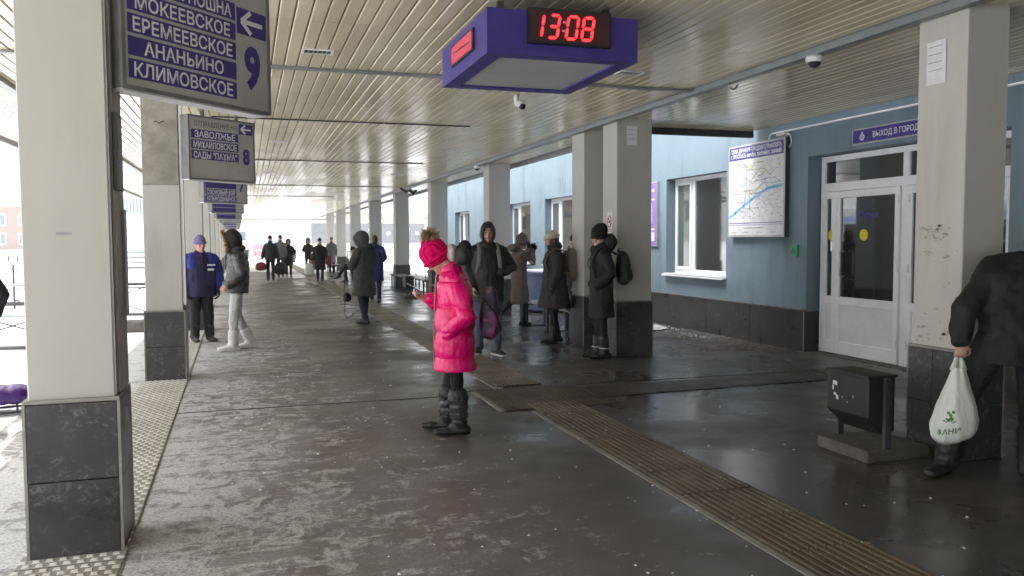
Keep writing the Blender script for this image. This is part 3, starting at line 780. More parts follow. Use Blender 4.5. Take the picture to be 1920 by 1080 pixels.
t = empty('security_camera', (4.60,24.6,CZ-.05), 0, 'dark cable cluster with white camera by the column behind the pink hat', 'camera')
MB().tube([(.05,0,-.02),(.10,-.1,-.09),(.19,-.2,-.13)], [.05,.07,.06], 10).build('housing', M['white_plastic'], t, smooth=True)
MB().tube([(-.25,-.2,0),(-.1,-.3,-.10),(.0,-.25,-.06),(.13,-.2,-.16),(.2,-.3,-.05)], .035, 6).build('cable', M['black_metal'], t, smooth=True)
t = empty('security_camera', (-1.42,17.0,2.42), 0, 'small bracket camera left of the second column, below the canopy', 'camera')
MB().tube([(-.3,0,.35),(-.12,0,.12),(0,0,0),(.22,0,-.05),(.33,0,-.02)], .018, 6).build('bracket', M['dark_metal'], t, smooth=True)
MB().tube([(.05,-.02,.0),(.2,-.05,-.03)], [.06,.07], 10).build('housing', M['silver'], t, smooth=True)
MB().tube([(.24,-.05,-.06),(.33,-.08,-.10)], [.075,.06], 10).build('lens_dome', M['black_metal'], t, smooth=True)
t = empty('ceiling_hook', (4.70,7.32,CZ-.05), 0, 'pale curved hook under the long grey channel', 'hook')
MB().tube([(-.07,0,.03),(-.07,0,-.01),(-.05,0,-.04),(-.01,0,-.045),(.02,0,-.02),(.025,0,0)], .010, 7).build('rod', M['silver'], t, smooth=True)

# ---- exit sign over the door
t = empty('exit_sign', (WX-.03,7.80,2.72), R(-90), 'long indigo exit sign with silver frame above the glass door', 'sign')
L0 = -.88; L1 = .30+.55
box('casing', (L0,0,0), (L1,.028,.195), M['silver'], t); box('face', (L0+.02,-.003,.018), (L1-.02,-.0005,.177), M['indigo'], t)
text('lettering', 'ВЫХОД В ГОРОД', M['sign_white'], t, (-.52,-.004,.10), (1,0,0), (0,0,1), .070, width=.72, bold=.012, align='LEFT')
lg = MB(); 
for k,(cx,r0_) in enumerate(((0,.045),)):
    pts = [(-.70+.035*math.cos(a)*(1 if a<=math.pi*2 else 1), -.004, .085+.035*math.sin(a)) for a in [R(130)+R(280)*i/14 for i in range(15)]]
    lg.tube(pts, .006, 4); lg.tube([(-.72,-.004,.11),(-.70,-.004,.15),(-.685,-.004,.12)], .006, 4); lg.tube([(-.70,-.004,.06),(-.70,-.004,.115)], .007, 4)
lg.build('emblem', M['sign_white'], t)

# ---- route map board
t = empty('route_map_board', (WX-.001,10.68,1.585), R(-90), 'tall white route map board with indigo heading on the blue wall', 'map board')
hw, hh_ = .715, 1.40
box('casing', (-hw,-.075,0), (hw,0,hh_), M['dark_metal'], t)
box('frame', (-hw,-.083,0), (hw,-.0752,hh_), M['silver'], t)
box('sheet', (-hw+.03,-.0855,.03), (hw-.03,-.0832,hh_-.03), M['paper'], t)
box('heading', (-hw+.03,-.0868,hh_-.225), (hw-.03,-.0856,hh_-.03), M['indigo'], t)
text('lettering', 'СХЕМА ДВИЖЕНИЯ ГОРОДСКОГО ТРАНСПОРТА', M['sign_white'], t, (0,-.0875,hh_-.085), (1,0,0), (0,0,1), .062, width=1.27, bold=.02)
text('lettering', 'г. ЯРОСЛАВЛЬ (автобус, троллейбус, трамвай)', M['sign_white'], t, (0,-.0875,hh_-.165), (1,0,0), (0,0,1), .062, width=1.27, bold=.02)
def ribbon(mb, pts, w, y):
    pts = [Vector((p[0],p[1])) for p in pts]
    for a, b in zip(pts[:-1], pts[1:]):
        d = (b-a).normalized(); n = Vector((-d.y,d.x))*w/2; e = d*w*.3
        mb.poly([(q.x,y,q.y) for q in (a-n-e,b-n+e,b+n+e,a+n-e)])
def MP(u, v): return (-hw+.05+u*(2*hw-.10), .26+v*(hh_-.225-.30))     # u right, v up over the map area
rv = MB(); ribbon(rv, [MP(u,v) for u,v in ((0,.05),(.12,.13),(.28,.24),(.45,.35),(.6,.44),(.72,.50),(.85,.53),(1,.54))], .045, -.0862)
ribbon(rv, [MP(u,v) for u,v in ((.35,.97),(.34,.85),(.33,.70),(.33,.5),(.30,.30),(.28,.24))], .02, -.0861)
rv.build('river', M['blueprint'], t)
rm = random.Random(11)
def net(n, mt, w, y, seeds, steps=5):
    mb = MB()
    for _ in range(n):
        u, v = rm.choice(seeds); pts = [(u,v)]
        a = rm.choice([0,45,90,135,180,225,270,315])
        for _ in range(rm.randint(2,steps)):
            a += rm.choice([-45,0,0,45]); l = rm.uniform(.04,.14)
            u = min(.98,max(.02,u+l*math.cos(R(a)))); v = min(.97,max(.03,v+l*math.sin(R(a)))); pts.append((u,v))
        ribbon(mb, [MP(*p) for p in pts], w, y)
    mb.build('route_line', mt, t)
sd1 = [(.3,.5),(.45,.6),(.5,.75),(.62,.72),(.4,.85),(.2,.6)]
net(16, M['black_print'], .006, -.0866, sd1); net(26, M['grey_print'], .005, -.0864, sd1+[(.55,.3),(.4,.2),(.75,.4),(.1,.3),(.8,.8)]); net(16, M['violet_print'], .005, -.0865, [(.55,.4),(.7,.65),(.4,.2),(.8,.6)]); net(14, M['pink_print'], .006, -.0863, [(.5,.35),(.4,.25),(.65,.45)])
net(12, M['yellow_print'], .005, -.0867, sd1)
for (u,v,r_) in ((.42,.90,.042),(.95,.88,.028),(.6,.55,.022),(.37,.44,.024),(.08,.66,.02),(.42,.46,.016),(.1,.62,.016)):
    sp = MB(); disc(sp, *MP(u,v), r_, -.0869, 12); sp.build('stop_spot', M['yellow_print'], t)
lb = MB()
for _ in range(150):
    u, v = rm.random(), rm.random(); x, z = MP(u,v); w = rm.uniform(.02,.06); lb.poly([(x,-.0870,z),(min(x+w,hw-.04),-.0870,z),(min(x+w,hw-.04),-.0870,z+.008),(x,-.0870,z+.008)])
lb.build('place_name', M['grey_print'], t, kind='stuff')
ft = MB(); ft.box((-hw+.03,-.0868,.205),(hw-.03,-.0858,.218)); ft.box((-hw+.03,-.0868,.18),(hw-.03,-.0858,.186)); ft.build('footer_line', M['violet_print'], t)
ft = MB()
for x, w in ((-.28,.5),): ft.box((x,-.0868,.13),(x+w,-.0858,.145))
for x in (-.62,-.3,.05,.38): ft.box((x,-.0868,.065),(x+.14,-.0858,.075))
ft.build('legend', M['grey_print'], t)

# ---- half hidden purple timetable board
t = empty('timetable_board', (WX-.001,14.55,1.43), R(-90), 'purple timetable board with white rows on the blue wall behind the column', 'notice board')
box('casing', (-.7,-.04,0), (.7,0,1.2), M['silver'], t); box('face', (-.68,-.043,.02), (.68,-.0405,1.18), M['violet_print'], t)
for z, hgt in ((1.02,.04),(.86,.03),(.30,.035),(.10,.16)): box('row', (-.66,-.0452,z), (.60,-.0435,z+hgt), M['paper'], t)
rw = MB()
for k in range(7):
    for j in range(3): rw.box((-.5+.38*j,-.0455,.36+.06*k),(-.3+.38*j+.03*(k%3),-.044,.375+.06*k))
rw.build('print_line', M['sign_white'], t); box('column_line', (.46,-.0455,.42), (.50,-.044,.80), M['sign_white'], t)
# ---- green call box
t = empty('call_box', (WX-.001,9.80,1.31), R(-90), 'green call box with handset symbol beside the glass door', 'call box')
MB().box((-.07,-.035,0),(.065,0,.16)).build('casing', M['green'], t, bevel=.006)
sy = MB(); sy.tube([(-.02+.028*math.cos(a),-.037,.06+.028*math.sin(a)) for a in [2*math.pi*i/12 for i in range(12)]], .006, 5, close=True); sy.bar((-.02,-.037,.09),(-.02,-.037,.125),.004,.012); sy.bar((-.01,-.037,.075),(.035,-.037,.05),.004,.01)
sy.build('symbol', M['black_print'], t)

# ---- benches
M['bench_slat'] = mat('bench_slat', (.17,.165,.16), .5, .2, 12, stretch=(1,.2,1))
def bench(x, y, L, label, arms=False, w=.42, z=.45, rz=0):
    t = empty('bench', (x,y,0), rz, label, 'bench', 'benches along the station side')
    for i in range(3):
        a = -w/2+i*(w/3)+.006; box('slat', (a,0,z-.035), (a+w/3-.012,L,z), M['bench_slat'], t, bevel=.004)
    for yy in (.28, L*.5, L-.28):
        f = MB(); f.box((-w/2+.02,yy-.025,.02),(-w/2+.06,yy+.025,z-.036)); f.box((w/2-.06,yy-.025,.02),(w/2-.02,yy+.025,z-.036)); f.box((-w/2-.02,yy-.025,0),(w/2+.02,yy+.025,.0199)); f.box((-w/2+.06,yy-.02,z-.075),(w/2-.06,yy+.02,z-.036))
        f.build('leg', M['dark_metal'], t)
    br = MB(); br.bar((0,.28,.06),(0,L*.5,z-.06),.012); br.bar((0,L-.28,.06),(0,L*.5,z-.06),.012); br.build('brace', M['dark_metal'], t)
    if arms:
        for yy in (.05, L-.05):
            MB().tube([(-.15,yy,z-.02),(-.16,yy,z+.15),(-.10,yy,z+.24),(.03,yy,z+.22),(.12,yy,z+.05),(.13,yy,z-.02)], .016, 7).build('armrest', M['dark_metal'], t, smooth=True)
    return t
bench(4.98,11.75,2.7,'grey slatted bench behind the woman in the beige cap')
bench(4.62,17.6,3.0,'slatted bench between two columns, just left of the pink coat')
bench(4.95,23.0,2.9,'bench with curved armrests beside the dark litter bin', arms=True)
bench(4.75,24.0+1.6,2.2,'bench behind the figure in blue')
bench(4.10,30.3,3.0,'bench with the seated person in dark olive')
bench(4.0,39.5,3.2,'far bench with bags near the end column')
# ---- litter bins
def bin_(x, y, label, L=.46, w=.50, flip=1):
    t = empty('litter_bin', (x,y,0), 0, label, 'litter bin', 'tilting litter bins on concrete slabs')
    MB().box((-.29,-.27,0),(.25,.26,.085)).build('base_slab', M['concrete_dark'], t, bevel=.008)
    for yy in (-.255,.225): box('post', (-.13,yy,.086),(-.08,yy+.03,.58), M['dark_metal'], t)
    b = MB(); b.prism([(-.245,.30),(-.245,.58),(-.015,.58),(-.015,.20),(-.10,.165)], -.215, .215)
    bd = b.build('body', M['black_metal'], t, bevel=.006)
    box('rim', (-.258,-.223,.5805), (-.003,.223,.597), M['black_metal'], bd)
    box('mouth', (-.225,-.19,.5975), (-.03,.19,.600), M['gap'], bd)
    return t
b1 = bin_(4.33,4.88,'black tilting litter bin with torn white sticker at right')
tp = MB()
for (y_,z_,a,c) in ((.10,.54,.05,.018),(.12,.505,.018,.02),(.10,.46,.03,.012),(.075,.44,.028,.02),(.02,.45,.006,.01),(-.09,.47,.008,.012),(-.03,.42,.006,.008)):
    y_ += .02; z_ -= .04; tp.poly([(-.2525,y_-a/2,z_-c),(-.2525,y_+a/2,z_-c*.6),(-.2525,y_+a*.4,z_+c),(-.2525,y_-a*.45,z_+c*.7)])
tp.build('torn_sticker', M['paper'], b1)
bin_(4.25,22.1,'black tilting litter bin beside the bench left of the pink coat')
bin_(5.3,46,'dark litter bin far off behind the end columns')

# ---- blue crate with snow behind the bench
t = empty('blue_chest', (6.3,17.2,0), 0, 'blue chest with a snowy lid behind the phoning woman', 'chest')
M['blue_chest'] = mat('blue_chest_paint', (.12,.17,.33), .5, .1, 6)
MB().box((-.45,-.6,.04),(.45,.6,.80)).build('body', M['blue_chest'], t, bevel=.02); box('lid', (-.47,-.62,.801), (.47,.62,.86), M['blue_chest'], t, bevel=.01); MB().box((-.46,-.61,.861),(.46,.61,.90)).build('snow_cover', M['snow'], t, bevel=.018)

# ---- kicked up lumps of snow and grit on the paving
sc = MB(); rg_ = random.Random(21)
def lump(x, y, s):
    pts = []
    for k in range(5):
        a = 2*math.pi*k/5+rg_.random(); pts.append((x+s*math.cos(a)*rg_.uniform(.6,1.1), y+s*math.sin(a)*rg_.uniform(.6,1.1)))
    b0 = len(sc.v); sc.v += [(p[0],p[1],.0015) for p in pts]+[(x+rg_.uniform(-.3,.3)*s,y,.0015+s*rg_.uniform(.35,.7))]
    for k in range(5): sc.f.append((b0+k,b0+(k+1)%5,b0+5)); sc.mi.append(0)
for _ in range(330):
    x = rg_.uniform(-.4,4.3); y = rg_.uniform(2.6,16)**1; lump(x, y, rg_.uniform(.004,.014))
for _ in range(330):
    y = rg_.uniform(2.2,12); lump(2.5+rg_.gauss(.0,.05)+ (0 if rg_.random()<.45 else rg_.uniform(-.1,.45)), y, rg_.uniform(.005,.015))
for _ in range(130):
    y = rg_.uniform(11.3,15.5); x = 6.9+rg_.gauss(0,.14); lump(x, y, rg_.uniform(.006,.02))
sc.build('snow_lumps', M['snow'], kind='stuff', fix=False)
sp_ = MB()
for k in range(95):
    y = rg_.uniform(12.9,31); x = 6.95+rg_.gauss(0,.16); s = rg_.uniform(.1,.35)
    sp_.poly([(x+s*math.cos(2*math.pi*i/9)*rg_.uniform(.5,1), y+2*s*math.sin(2*math.pi*i/9)*rg_.uniform(.5,1), .002+.0002*k) for i in range(9)])
sp_.build('snow_patches', M['dirty_snow'], kind='stuff', fix=False)

# ================================================================== BEYOND THE PLATFORM
# ---- railings of the bus bays
def railing(p, q, label, z1=.95, z0=.53, loop=False):
    p = Vector((*p,0)); q = Vector((*q,0)); d = q-p; L = d.length; d.normalize()
    t = empty('railing', tuple(p), math.atan2(d.y,d.x), label, 'railing', 'pipe railings of the bus bays')
    r_ = MB(); 
    for z in (z1, z0): r_.tube([(0,0,z),(L,0,z)], .021, 8)
    r_.build('rail', M['steel_grey'], t, smooth=True)
    n = max(1, round(L/1.5))
    for i in range(n+1): MB().tube([(L*i/n,0,-.03),(L*i/n,0,z1+(.10 if loop else 0))], .028, 8).build('post', M['dark_metal'], t, smooth=True)
    c = MB()
    for i in range(n):
        a, b = L*i/n, L*(i+1)/n; c.tube([(a,0,z0),(b,0,z1)], .008, 5); c.tube([(a,0,z1),(b,0,z0)], .008, 5)
    c.build('cross_brace', M['dark_metal'], t)
    if loop:
        for i in range(n):
            a, b = L*i/n+.10, L*(i+1)/n-.10; zz = z1+.12; hh = .26
            MB().tube([(a+.06,0,zz),(b-.06,0,zz),(b,0,zz+.06),(b,0,zz+hh-.06),(b-.06,0,zz+hh),(a+.06,0,zz+hh),(a,0,zz+hh-.06),(a,0,zz+.06)], .016, 6, close=True).build('hoop', M['dark_metal'], t, smooth=True)
        MB().tube([(0,0,z1+.25),(L,0,z1+.25)], .012, 6).build('rail', M['dark_metal'], t)
    return t
railing((-4.2,9.3),(-1.45,8.75),'pipe railing with crossed bracing at the left edge', .97, .55)
railing((-3.6,12.9),(-1.25,12.4),'pipe railing between the first and second left columns', .97, .55)
railing((-7,22.6),(-1.9,21.6),'farther hooped pipe railing between the first two left columns', .93, .45, loop=True)
t = empty('kerb_block', (-1.95,15.9,0), 0, 'dark concrete block on the snow between the first two left columns', 'block')
MB().box((-.5,-.2,-.03),(.35,.2,.17)).build('body', M['concrete_dark'], t, bevel=.02)

# ---- kiosk seen between the first two left columns
M['kiosk_white'] = mat('kiosk_white', (.66,.67,.70), .6, .06, 3); M['kiosk_roof'] = mat('kiosk_roof', (.36,.42,.52), .5, .08, 5); M['teal_shutter'] = mat('teal_shutter', (.42,.62,.60), .5, .08, 4)
t = empty('kiosk', (-6.0,45,0), 0, 'white kiosk with ribbed blue roof edge and turquoise shutter', 'kiosk')
MB().box((-3,0,-.03),(2.6,4,2.95)).build('wall', M['kiosk_white'], t); 
rf = MB()
for i in range(38): rf.box((-3.1+.152*i,-.12,2.96),(-3.1+.152*i+.11,-.03,3.72))
rf.box((-3.1,-.03,2.951),(2.7,4.1,3.7)); rf.build('roof', M['kiosk_roof'], t)
MB().box((.55,-.03,.75),(2.2,-.001,1.95)).build('shutter', M['teal_shutter'], t); MB().box((.5,-.05,.70),(2.25,-.031,.748)).build('counter', M['silver'], t)
text('lettering', 'Лот', M['indigo'], t, (1.6,-.004,2.45), (1,0,0), (0,0,1), .28, bold=.02)
# ---- brick block far left
M['far_brick'] = mat('far_brick', (.20,.135,.105), .85, .18, 40); M['far_white'] = mat('far_white', (.75,.75,.76), .6, .05, 2)
t = empty('brick_building', (-52,200,0), R(6), 'pale brick block with white windows far off at left', 'building')
MB().box((-30,0,-.03),(14,14,9.3)).build('wall', M['far_brick'], t); MB().box((-30.4,-.4,9.3),(14.4,14.4,9.8)).build('roof', M['snow'], t)
for k in range(9):
    for z in (1.1,5.1):
        x = -26+4.5*k; w_ = box('window', (x,-.12,z), (x+2.3,-.001,z+2.5), M['far_white'], t)
        box('pane', (x+.2,-.16,z+.2), (x+1.05,-.121,z+2.3), M['glass_far'], w_); box('pane', (x+1.25,-.16,z+.2), (x+2.1,-.121,z+2.3), M['glass_far'], w_)
# ---- bare tree
def tree(x, y, h, label, seed):
    rt_ = random.Random(seed); t = empty('bare_tree', (x,y,0), 0, label, 'tree')
    tr = MB(); tr.tube([(0,0,-.05),(.05,0,h*.25),(.0,.05,h*.5),(.06,0,h*.8),(.05,0,h)], [h*.022,h*.018,h*.013,h*.007,h*.002], 7); tr.build('trunk', M['bark'], t, smooth=True)
    c = MB()
    def grow(p, d, L, r_, k):
        q = p+d*L*.5+Vector((rt_.gauss(0,.05)*L,rt_.gauss(0,.05)*L,0)); e = p+d*L
        c.tube([p,q,e], [r_,r_*.75,r_*.5], 4, cap=False)
        if k:
            for _ in range(3+ (k>1)):
                nd = (d+Vector((rt_.gauss(0,.55),rt_.gauss(0,.55),rt_.gauss(.25,.35)))).normalized(); grow(p+d*L*rt_.uniform(.35,1), nd, L*rt_.uniform(.45,.7), r_*.5, k-1)
    for i in range(13):
        z = h*rt_.uniform(.28,.92); a = rt_.random()*6.28
        grow(Vector((.03,0,z)), Vector((math.cos(a),math.sin(a),rt_.uniform(.35,.9))).normalized(), h*.30*(1.15-z/h), h*.006, 3)
    c.build('crown', M['bark'], t, fix=False)
M['bark'] = mat('bark', (.10,.085,.07), .9, .2, 20)
tree(-17.6,60,5.0,'bare leafless tree in the snow at the left edge',4)
tree(-34,120,9.0,'bare tree in front of the far brick block',9)
# ---- snow heaps
def heap(x, y, rx, ry, h, seed, name='snow_heap'):
    g = MB(); n=26; m_=14
    for j in range(m_+1):
        for i in range(n+1):
            u=i/n*2-1; v=j/m_*2-1; e = max(0,1-u*u)*max(0,1-v*v)
            z = h*e**.8*(.8+.35*noise.noise(Vector((u*2.2+seed,v*2,0)))) if e>0 else 0
            g.v.append((x+u*rx,y+v*ry,-.05+z))
    for j in range(m_):
        for i in range(n): a=j*(n+1)+i; g.f.append((a,a+1,a+n+2,a+n+1)); g.mi.append(0)
    return g.build(name, M['snow'], smooth=True, fix=False, kind='structure')
heap(-15,34,9,4,1.15,1); heap(-26,52,10,5,1.5,5); heap(1,66,5,2,.55,8)

# ---- long building beyond with a telephone number on its dark band
M['grey_band'] = mat('grey_band', (.16,.165,.175), .6, .12, 2); M['beige_far'] = mat('beige_far', (.42,.35,.28), .8, .12, 1.2); M['corr_blue'] = mat('corrugated_pale_blue', (.42,.58,.66), .5, .10, 3); M['corr_white'] = mat('corrugated_white', (.72,.74,.76), .5, .06, 3); M['pale_base'] = mat('pale_base', (.46,.44,.38), .8, .12, 2)
t = empty('market_building', (6.2,72,0), 0, 'long low building with white digits on a dark grey band', 'building')
MB().box((-1.0,0,-.03),(26,8,1.36)).build('wall', M['pale_base'], t); MB().box((-1.0,-.02,1.361),(26,8,3.05)).build('dark_band', M['grey_band'], t); MB().box((-1.0,0,3.051),(26,8,3.95)).build('wall', M['beige_far'], t)
MB().box((-1.1,-.3,3.951),(26,8,4.12)).build('cornice', M['far_white'], t); MB().box((-1.0,-.06,3.2),(26,-.001,3.32)).build('string_course', M['far_white'], t)
for k in range(3):
    co = MB()
    for i in range(k, 90, 3): co.box((-1.0+.3*i,-.14+.03*(i%2),4.121),(-1.0+.3*i+.298,8,5.9))
    co.build('corrugated_sheet', M['corr_blue' if k == 1 else 'corr_white'], t)
text('number', '3', M['far_white'], t, (4.02,-.06,2.25), (1,0,0), (0,0,1), .80, bold=.05)
for x in (5.5,8.05):
    dd = MB(); dd.tube([(x,-.03,2.22),(x,-.06,2.22)], .17, 14); dd.build('dot', M['far_white'], t)
for x, ch in ((6.3,'7'),(7.1,'7'),(8.85,'7'),(9.65,'7')): text('number', ch, M['far_white'], t, (x,-.06,2.25), (1,0,0), (0,0,1), .80, bold=.05)
mb = MB()
for i in range(26): mb.box((-.9+1.05*i,-.05,1.40),(-.9+1.05*i+.04,-.021,3.0))
mb.build('panel_joint', M['steel_grey'], t)
# second canopy with its pale post
t = empty('yard_canopy', (10.2,48,0), 0, 'pale canopy post with dark base in the snowy yard behind the bin', 'canopy')
MB().box((-.19,-.19,.5),(.19,.19,2.9)).build('post', M['column_paint'], t, bevel=.01); MB().box((-.21,-.21,-.03),(.21,.21,.5)).build('plinth', M['slate'], t); MB().box((-.5,-.6,2.901),(10,3,3.15)).build('roof', M['beige_far'], t)
railing((5.9,52),(14,52.8),'dark yard railing behind the bin and benches', .9, .35)
# decorated cone tree and dark mast by the far corner of the station building
M['red_stripe'] = mat('red_paint', (.45,.04,.06), .5, .1, 5)
t = empty('cone_tree', (9.6,40.5,0), 0, 'red and white striped cone tree with snowball top by the blue wall corner', 'cone tree')
for k in range(12):
    z0_, z1_ = .1+.23*k, .1+.23*(k+1); MB().tube([(0,0,z0_),(0,0,z1_-.002)], [.62*(1-k/13.5),.62*(1-(k+1)/13.5)], 18).build('band', M['red_stripe' if k%2 else 'snow'], t, smooth=False)
bb = MB(); bb.tube([(0,0,2.80),(0,0,2.87),(0,0,3.02),(0,0,3.15),(0,0,3.2)], [.12,.24,.28,.18,.02], 14); bb.build('ball', M['snow'], t, smooth=True)
t = empty('dark_screen', (10.3,42.5,0), 0, 'dark framed screen with a round lamp beyond the blue wall corner', 'screen')
box('panel', (-.75,0,.6), (1.4,.15,4.0), M['grey_band'], t); box('frame', (-.85,-.05,4.001), (1.5,.2,4.1), M['silver'], t)
lp = MB(); lp.tube([(-.35,-.06,3.55),(-.35,-.03,3.55)], .2, 16); lp.build('lamp', M['far_white'], t); lp = MB(); lp.tube([(-.35,-.075,3.55),(-.35,-.061,3.55)], .09, 12); lp.build('lamp_eye', M['grey_band'], t)
lg_ = MB(); lg_.box((-.7,0,-.03),(-.6,.1,.6)); lg_.box((1.2,0,-.03),(1.3,.1,.6)); lg_.build('leg', M['dark_metal'], t)
# ---- far end: stall, rail, bins, pale facade
M['stall_red'] = mat('stall_red', (.52,.22,.26), .55, .15, 3); M['stall_blue'] = mat('stall_blue', (.30,.38,.66), .5, .1, 3)
t = empty('market_stall', (1.7,80,0), 0, 'red and blue stall at the far end of the platform', 'stall')
box('body', (-1.2,0,-.03), (1.2,2,1.25), M['stall_red'], t); box('sign_band', (-1.25,-.1,1.251), (1.2,2,1.75), M['stall_blue'], t); box('roof', (-1.35,-.4,1.751), (1.35,2.2,1.85), M['far_white'], t); box('counter', (-1.1,-.25,.7), (1.1,-.001,.78), M['far_white'], t)
t = empty('parked_van', (8.1,78,0), 0, 'blue and red van roof line at the far end, right of the last columns', 'van')
vb = MB(); vb.prism([(0,.35),(0,1.3),(.5,2.0),(3.8,2.0),(3.9,.35)], -.9, .9); vb.build('body', M['stall_blue'], t, bevel=.05); box('stripe', (.02,-.915,.5), (3.85,-.902,.85), M['stall_red'], t)
for x in (.8,3.1): w_ = MB(); w_.tube([(x,-.93,.33),(x,-.7,.33)], .34, 16); w_.build('wheel', M['rubber'], t)
box('window', (.75,-.913,1.25), (3.5,-.902,1.8), M['glass_far'], t)
railing((-2.2,63.5),(4.6,64.2),'dark railing across the far end of the platform', .95, .35)
for x, y_, lb_ in ((-.2,62.6,'dark litter bin at the far railing, left'),(3.1,62.8,'dark litter bin at the far railing, right')):
    t = empty('litter_bin', (x,y_,0), 0, lb_, 'litter bin'); MB().prism([(-.28,.25),(-.32,.95),(.32,.95),(.28,.25)], -.25, .25).build('body', M['dark_metal'], t); MB().box((-.25,-.03,-.03),(.25,.03,.249)).build('post', M['dark_metal'], t)
t = empty('pale_building', (-10.4,150,0), 0, 'pale beige facade fading beyond the far end of the platform', 'building')
MB().box((-10,0,-.03),(12,10,9.2)).build('wall', M['beige_far'], t); MB().box((-10.3,-.3,9.2),(12.3,10.3,9.6)).build('roof', M['snow'], t)
for k in range(6):
    for z in (1.5,5.3): w_ = box('window', (-8.4+3.4*k,-.1,z), (-6.6+3.4*k,-.001,z+2), M['far_white'], t); box('pane', (-8.2+3.4*k,-.13,z+.2), (-6.8+3.4*k,-.101,z+1.8), M['glass_far'], w_)
# ---- bus waiting in a bay at the left, mirrored in the door glass
M['bus_white'] = mat('bus_white', (.62,.64,.66), .35, .05, 2, coat=.3)
t = empty('parked_bus', (-9.4,24,0), 0, 'white bus with blue stripe waiting in the bays at left', 'bus')
bb = MB(); bb.box((-2.4,-6,.45),(0,6,2.95)); bb.build('body', M['bus_white'], t, bevel=.12); box('stripe', (.001,-5.9,2.25), (.012,5.9,2.5), M['stall_blue'], t)
for k in range(6): box('window', (.001,-5.4+1.85*k,1.35), (.02,-3.75+1.85*k,2.18), M['glass'], t)
box('windscreen', (-2.2,-6.02,1.2), (-.2,-6.001,2.5), M['glass'], t)
for yy in (-4,3.6):
    for xx in ((-.28,.01),(-2.41,-2.12)): w_ = MB(); w_.tube([(xx[0],yy,.46),(xx[1],yy,.46)], .49, 18); w_.build('wheel', M['rubber'], t)
# ================================================================== PEOPLE
def loft(mb, rings, n=16, side=(1,0,0), e=2.0, round_ends=True):
    """rings: (centre, half width along side, half depth[, exponent]); smooth rounded ends"""
    rings = [(Vector(r[0]), r[1], r[2]) for r in rings]
    if round_ends:
        a, b = rings[0], rings[1]; t = (a[0]-b[0]).normalized(); k = min(a[1],a[2])
        pre = [(a[0]+t*k*.62, a[1]*.45, a[2]*.45), (a[0]+t*k*.36, a[1]*.82, a[2]*.82)]
        a, b = rings[-1], rings[-2]; t = (a[0]-b[0]).normalized(); k = min(a[1],a[2])
        post = [(a[0]+t*k*.36, a[1]*.82, a[2]*.82), (a[0]+t*k*.62, a[1]*.45, a[2]*.45)]
        rings = pre+rings+post
    k = len(rings); b0 = len(mb.v); S = Vector(side)
    for i, (c, rx, ry) in enumerate(rings):
        t = (rings[min(i+1,k-1)][0]-rings[max(i-1,0)][0]).normalized()
        a = S-t*S.dot(t)
        if a.length < .05: a = Vector((0,1,0))-t*t.y
        a.normalize(); d = t.cross(a)
        for j in range(n):
            g = 2*math.pi*j/n; cg, sg = math.cos(g), math.sin(g)
            u = math.copysign(abs(cg)**(2/e), cg)*rx; v = math.copysign(abs(sg)**(2/e), sg)*ry
            mb.v.append(tuple(c+a*u+d*v))
    for i in range(k-1):
        for j in range(n): mb.f.append((b0+i*n+j, b0+i*n+(j+1)%n, b0+(i+1)*n+(j+1)%n, b0+(i+1)*n+j)); mb.mi.append(0)
    mb.f.append(tuple(b0+j for j in reversed(range(n)))); mb.f.append(tuple(b0+(k-1)*n+j for j in range(n))); mb.mi += [0,0]
    return mb

def limb(mb, pts, rad, n=12, side=(1,0,0)):
    return loft(mb, [(p, r, r) for p, r in zip(pts, rad)], n, side)

def ball(mb, c, rx, ry, rz, n=12, m_=8, Mx=None):
    b0 = len(mb.v); c = Vector(c)
    for i in range(m_+1):
        th = math.pi*i/m_
        for j in range(n):
            p = Vector((rx*math.sin(th)*math.cos(2*math.pi*j/n), ry*math.sin(th)*math.sin(2*math.pi*j/n), rz*math.cos(th)))
            if i in (0,m_): p += Vector((1e-5*math.cos(6.283*j/n),1e-5*math.sin(6.283*j/n),0))
            p = c+p; mb.v.append(tuple(Mx @ p if Mx is not None else p))
    for i in range(m_):
        for j in range(n): mb.f.append((b0+i*n+j, b0+(i+1)*n+j, b0+(i+1)*n+(j+1)%n, b0+i*n+(j+1)%n)); mb.mi.append(0)
    return mb

def hand(mb, w, d, pn, thumb, curl=(25,35,25), s=1.0, spread=.0):
    """w wrist, d pointing direction, pn towards the palm's inside, thumb = +1/-1 which side of d x pn"""
    w = Vector(w); d = Vector(d).normalized(); pn = Vector(pn); pn = (pn-d*pn.dot(d)).normalized(); sx = d.cross(pn).normalized()*thumb
    loft(mb, [(w-d*.03*s,.026*s,.020*s),(w+d*.01*s,.030*s,.019*s),(w+d*.045*s,.039*s,.016*s),(w+d*.082*s,.039*s,.014*s)], 10, sx)
    for i, (o, L) in enumerate(((.030,.90),(.010,1.0),(-.010,.95),(-.029,.76))):
        p = w+d*.080*s+sx*o*s; dirv = (d+sx*o*spread*8).normalized(); pts = [p-d*.03*s, p]; ang = 0
        for c, l in zip(curl, (.043,.027,.022)):
            ang += R(c); dv = dirv*math.cos(ang)+pn*math.sin(ang); p = p+dv*l*L*s; pts.append(p)
        limb(mb, pts, [.0088*s,.0092*s,.0088*s,.008*s,.0066*s], 8, sx)
    p = w+d*.022*s+sx*.026*s; q = p+(d*.6+sx*.7+pn*.35).normalized()*.042*s; r_ = q+(d*.85+sx*.05+pn*.5).normalized()*.034*s; e = r_+(d*.8-sx*.15+pn*.55).normalized()*.026*s
    limb(mb, [p-d*.01*s,p,q,r_,e], [.012*s,.0125*s,.0108*s,.0095*s,.0072*s], 8, sx)

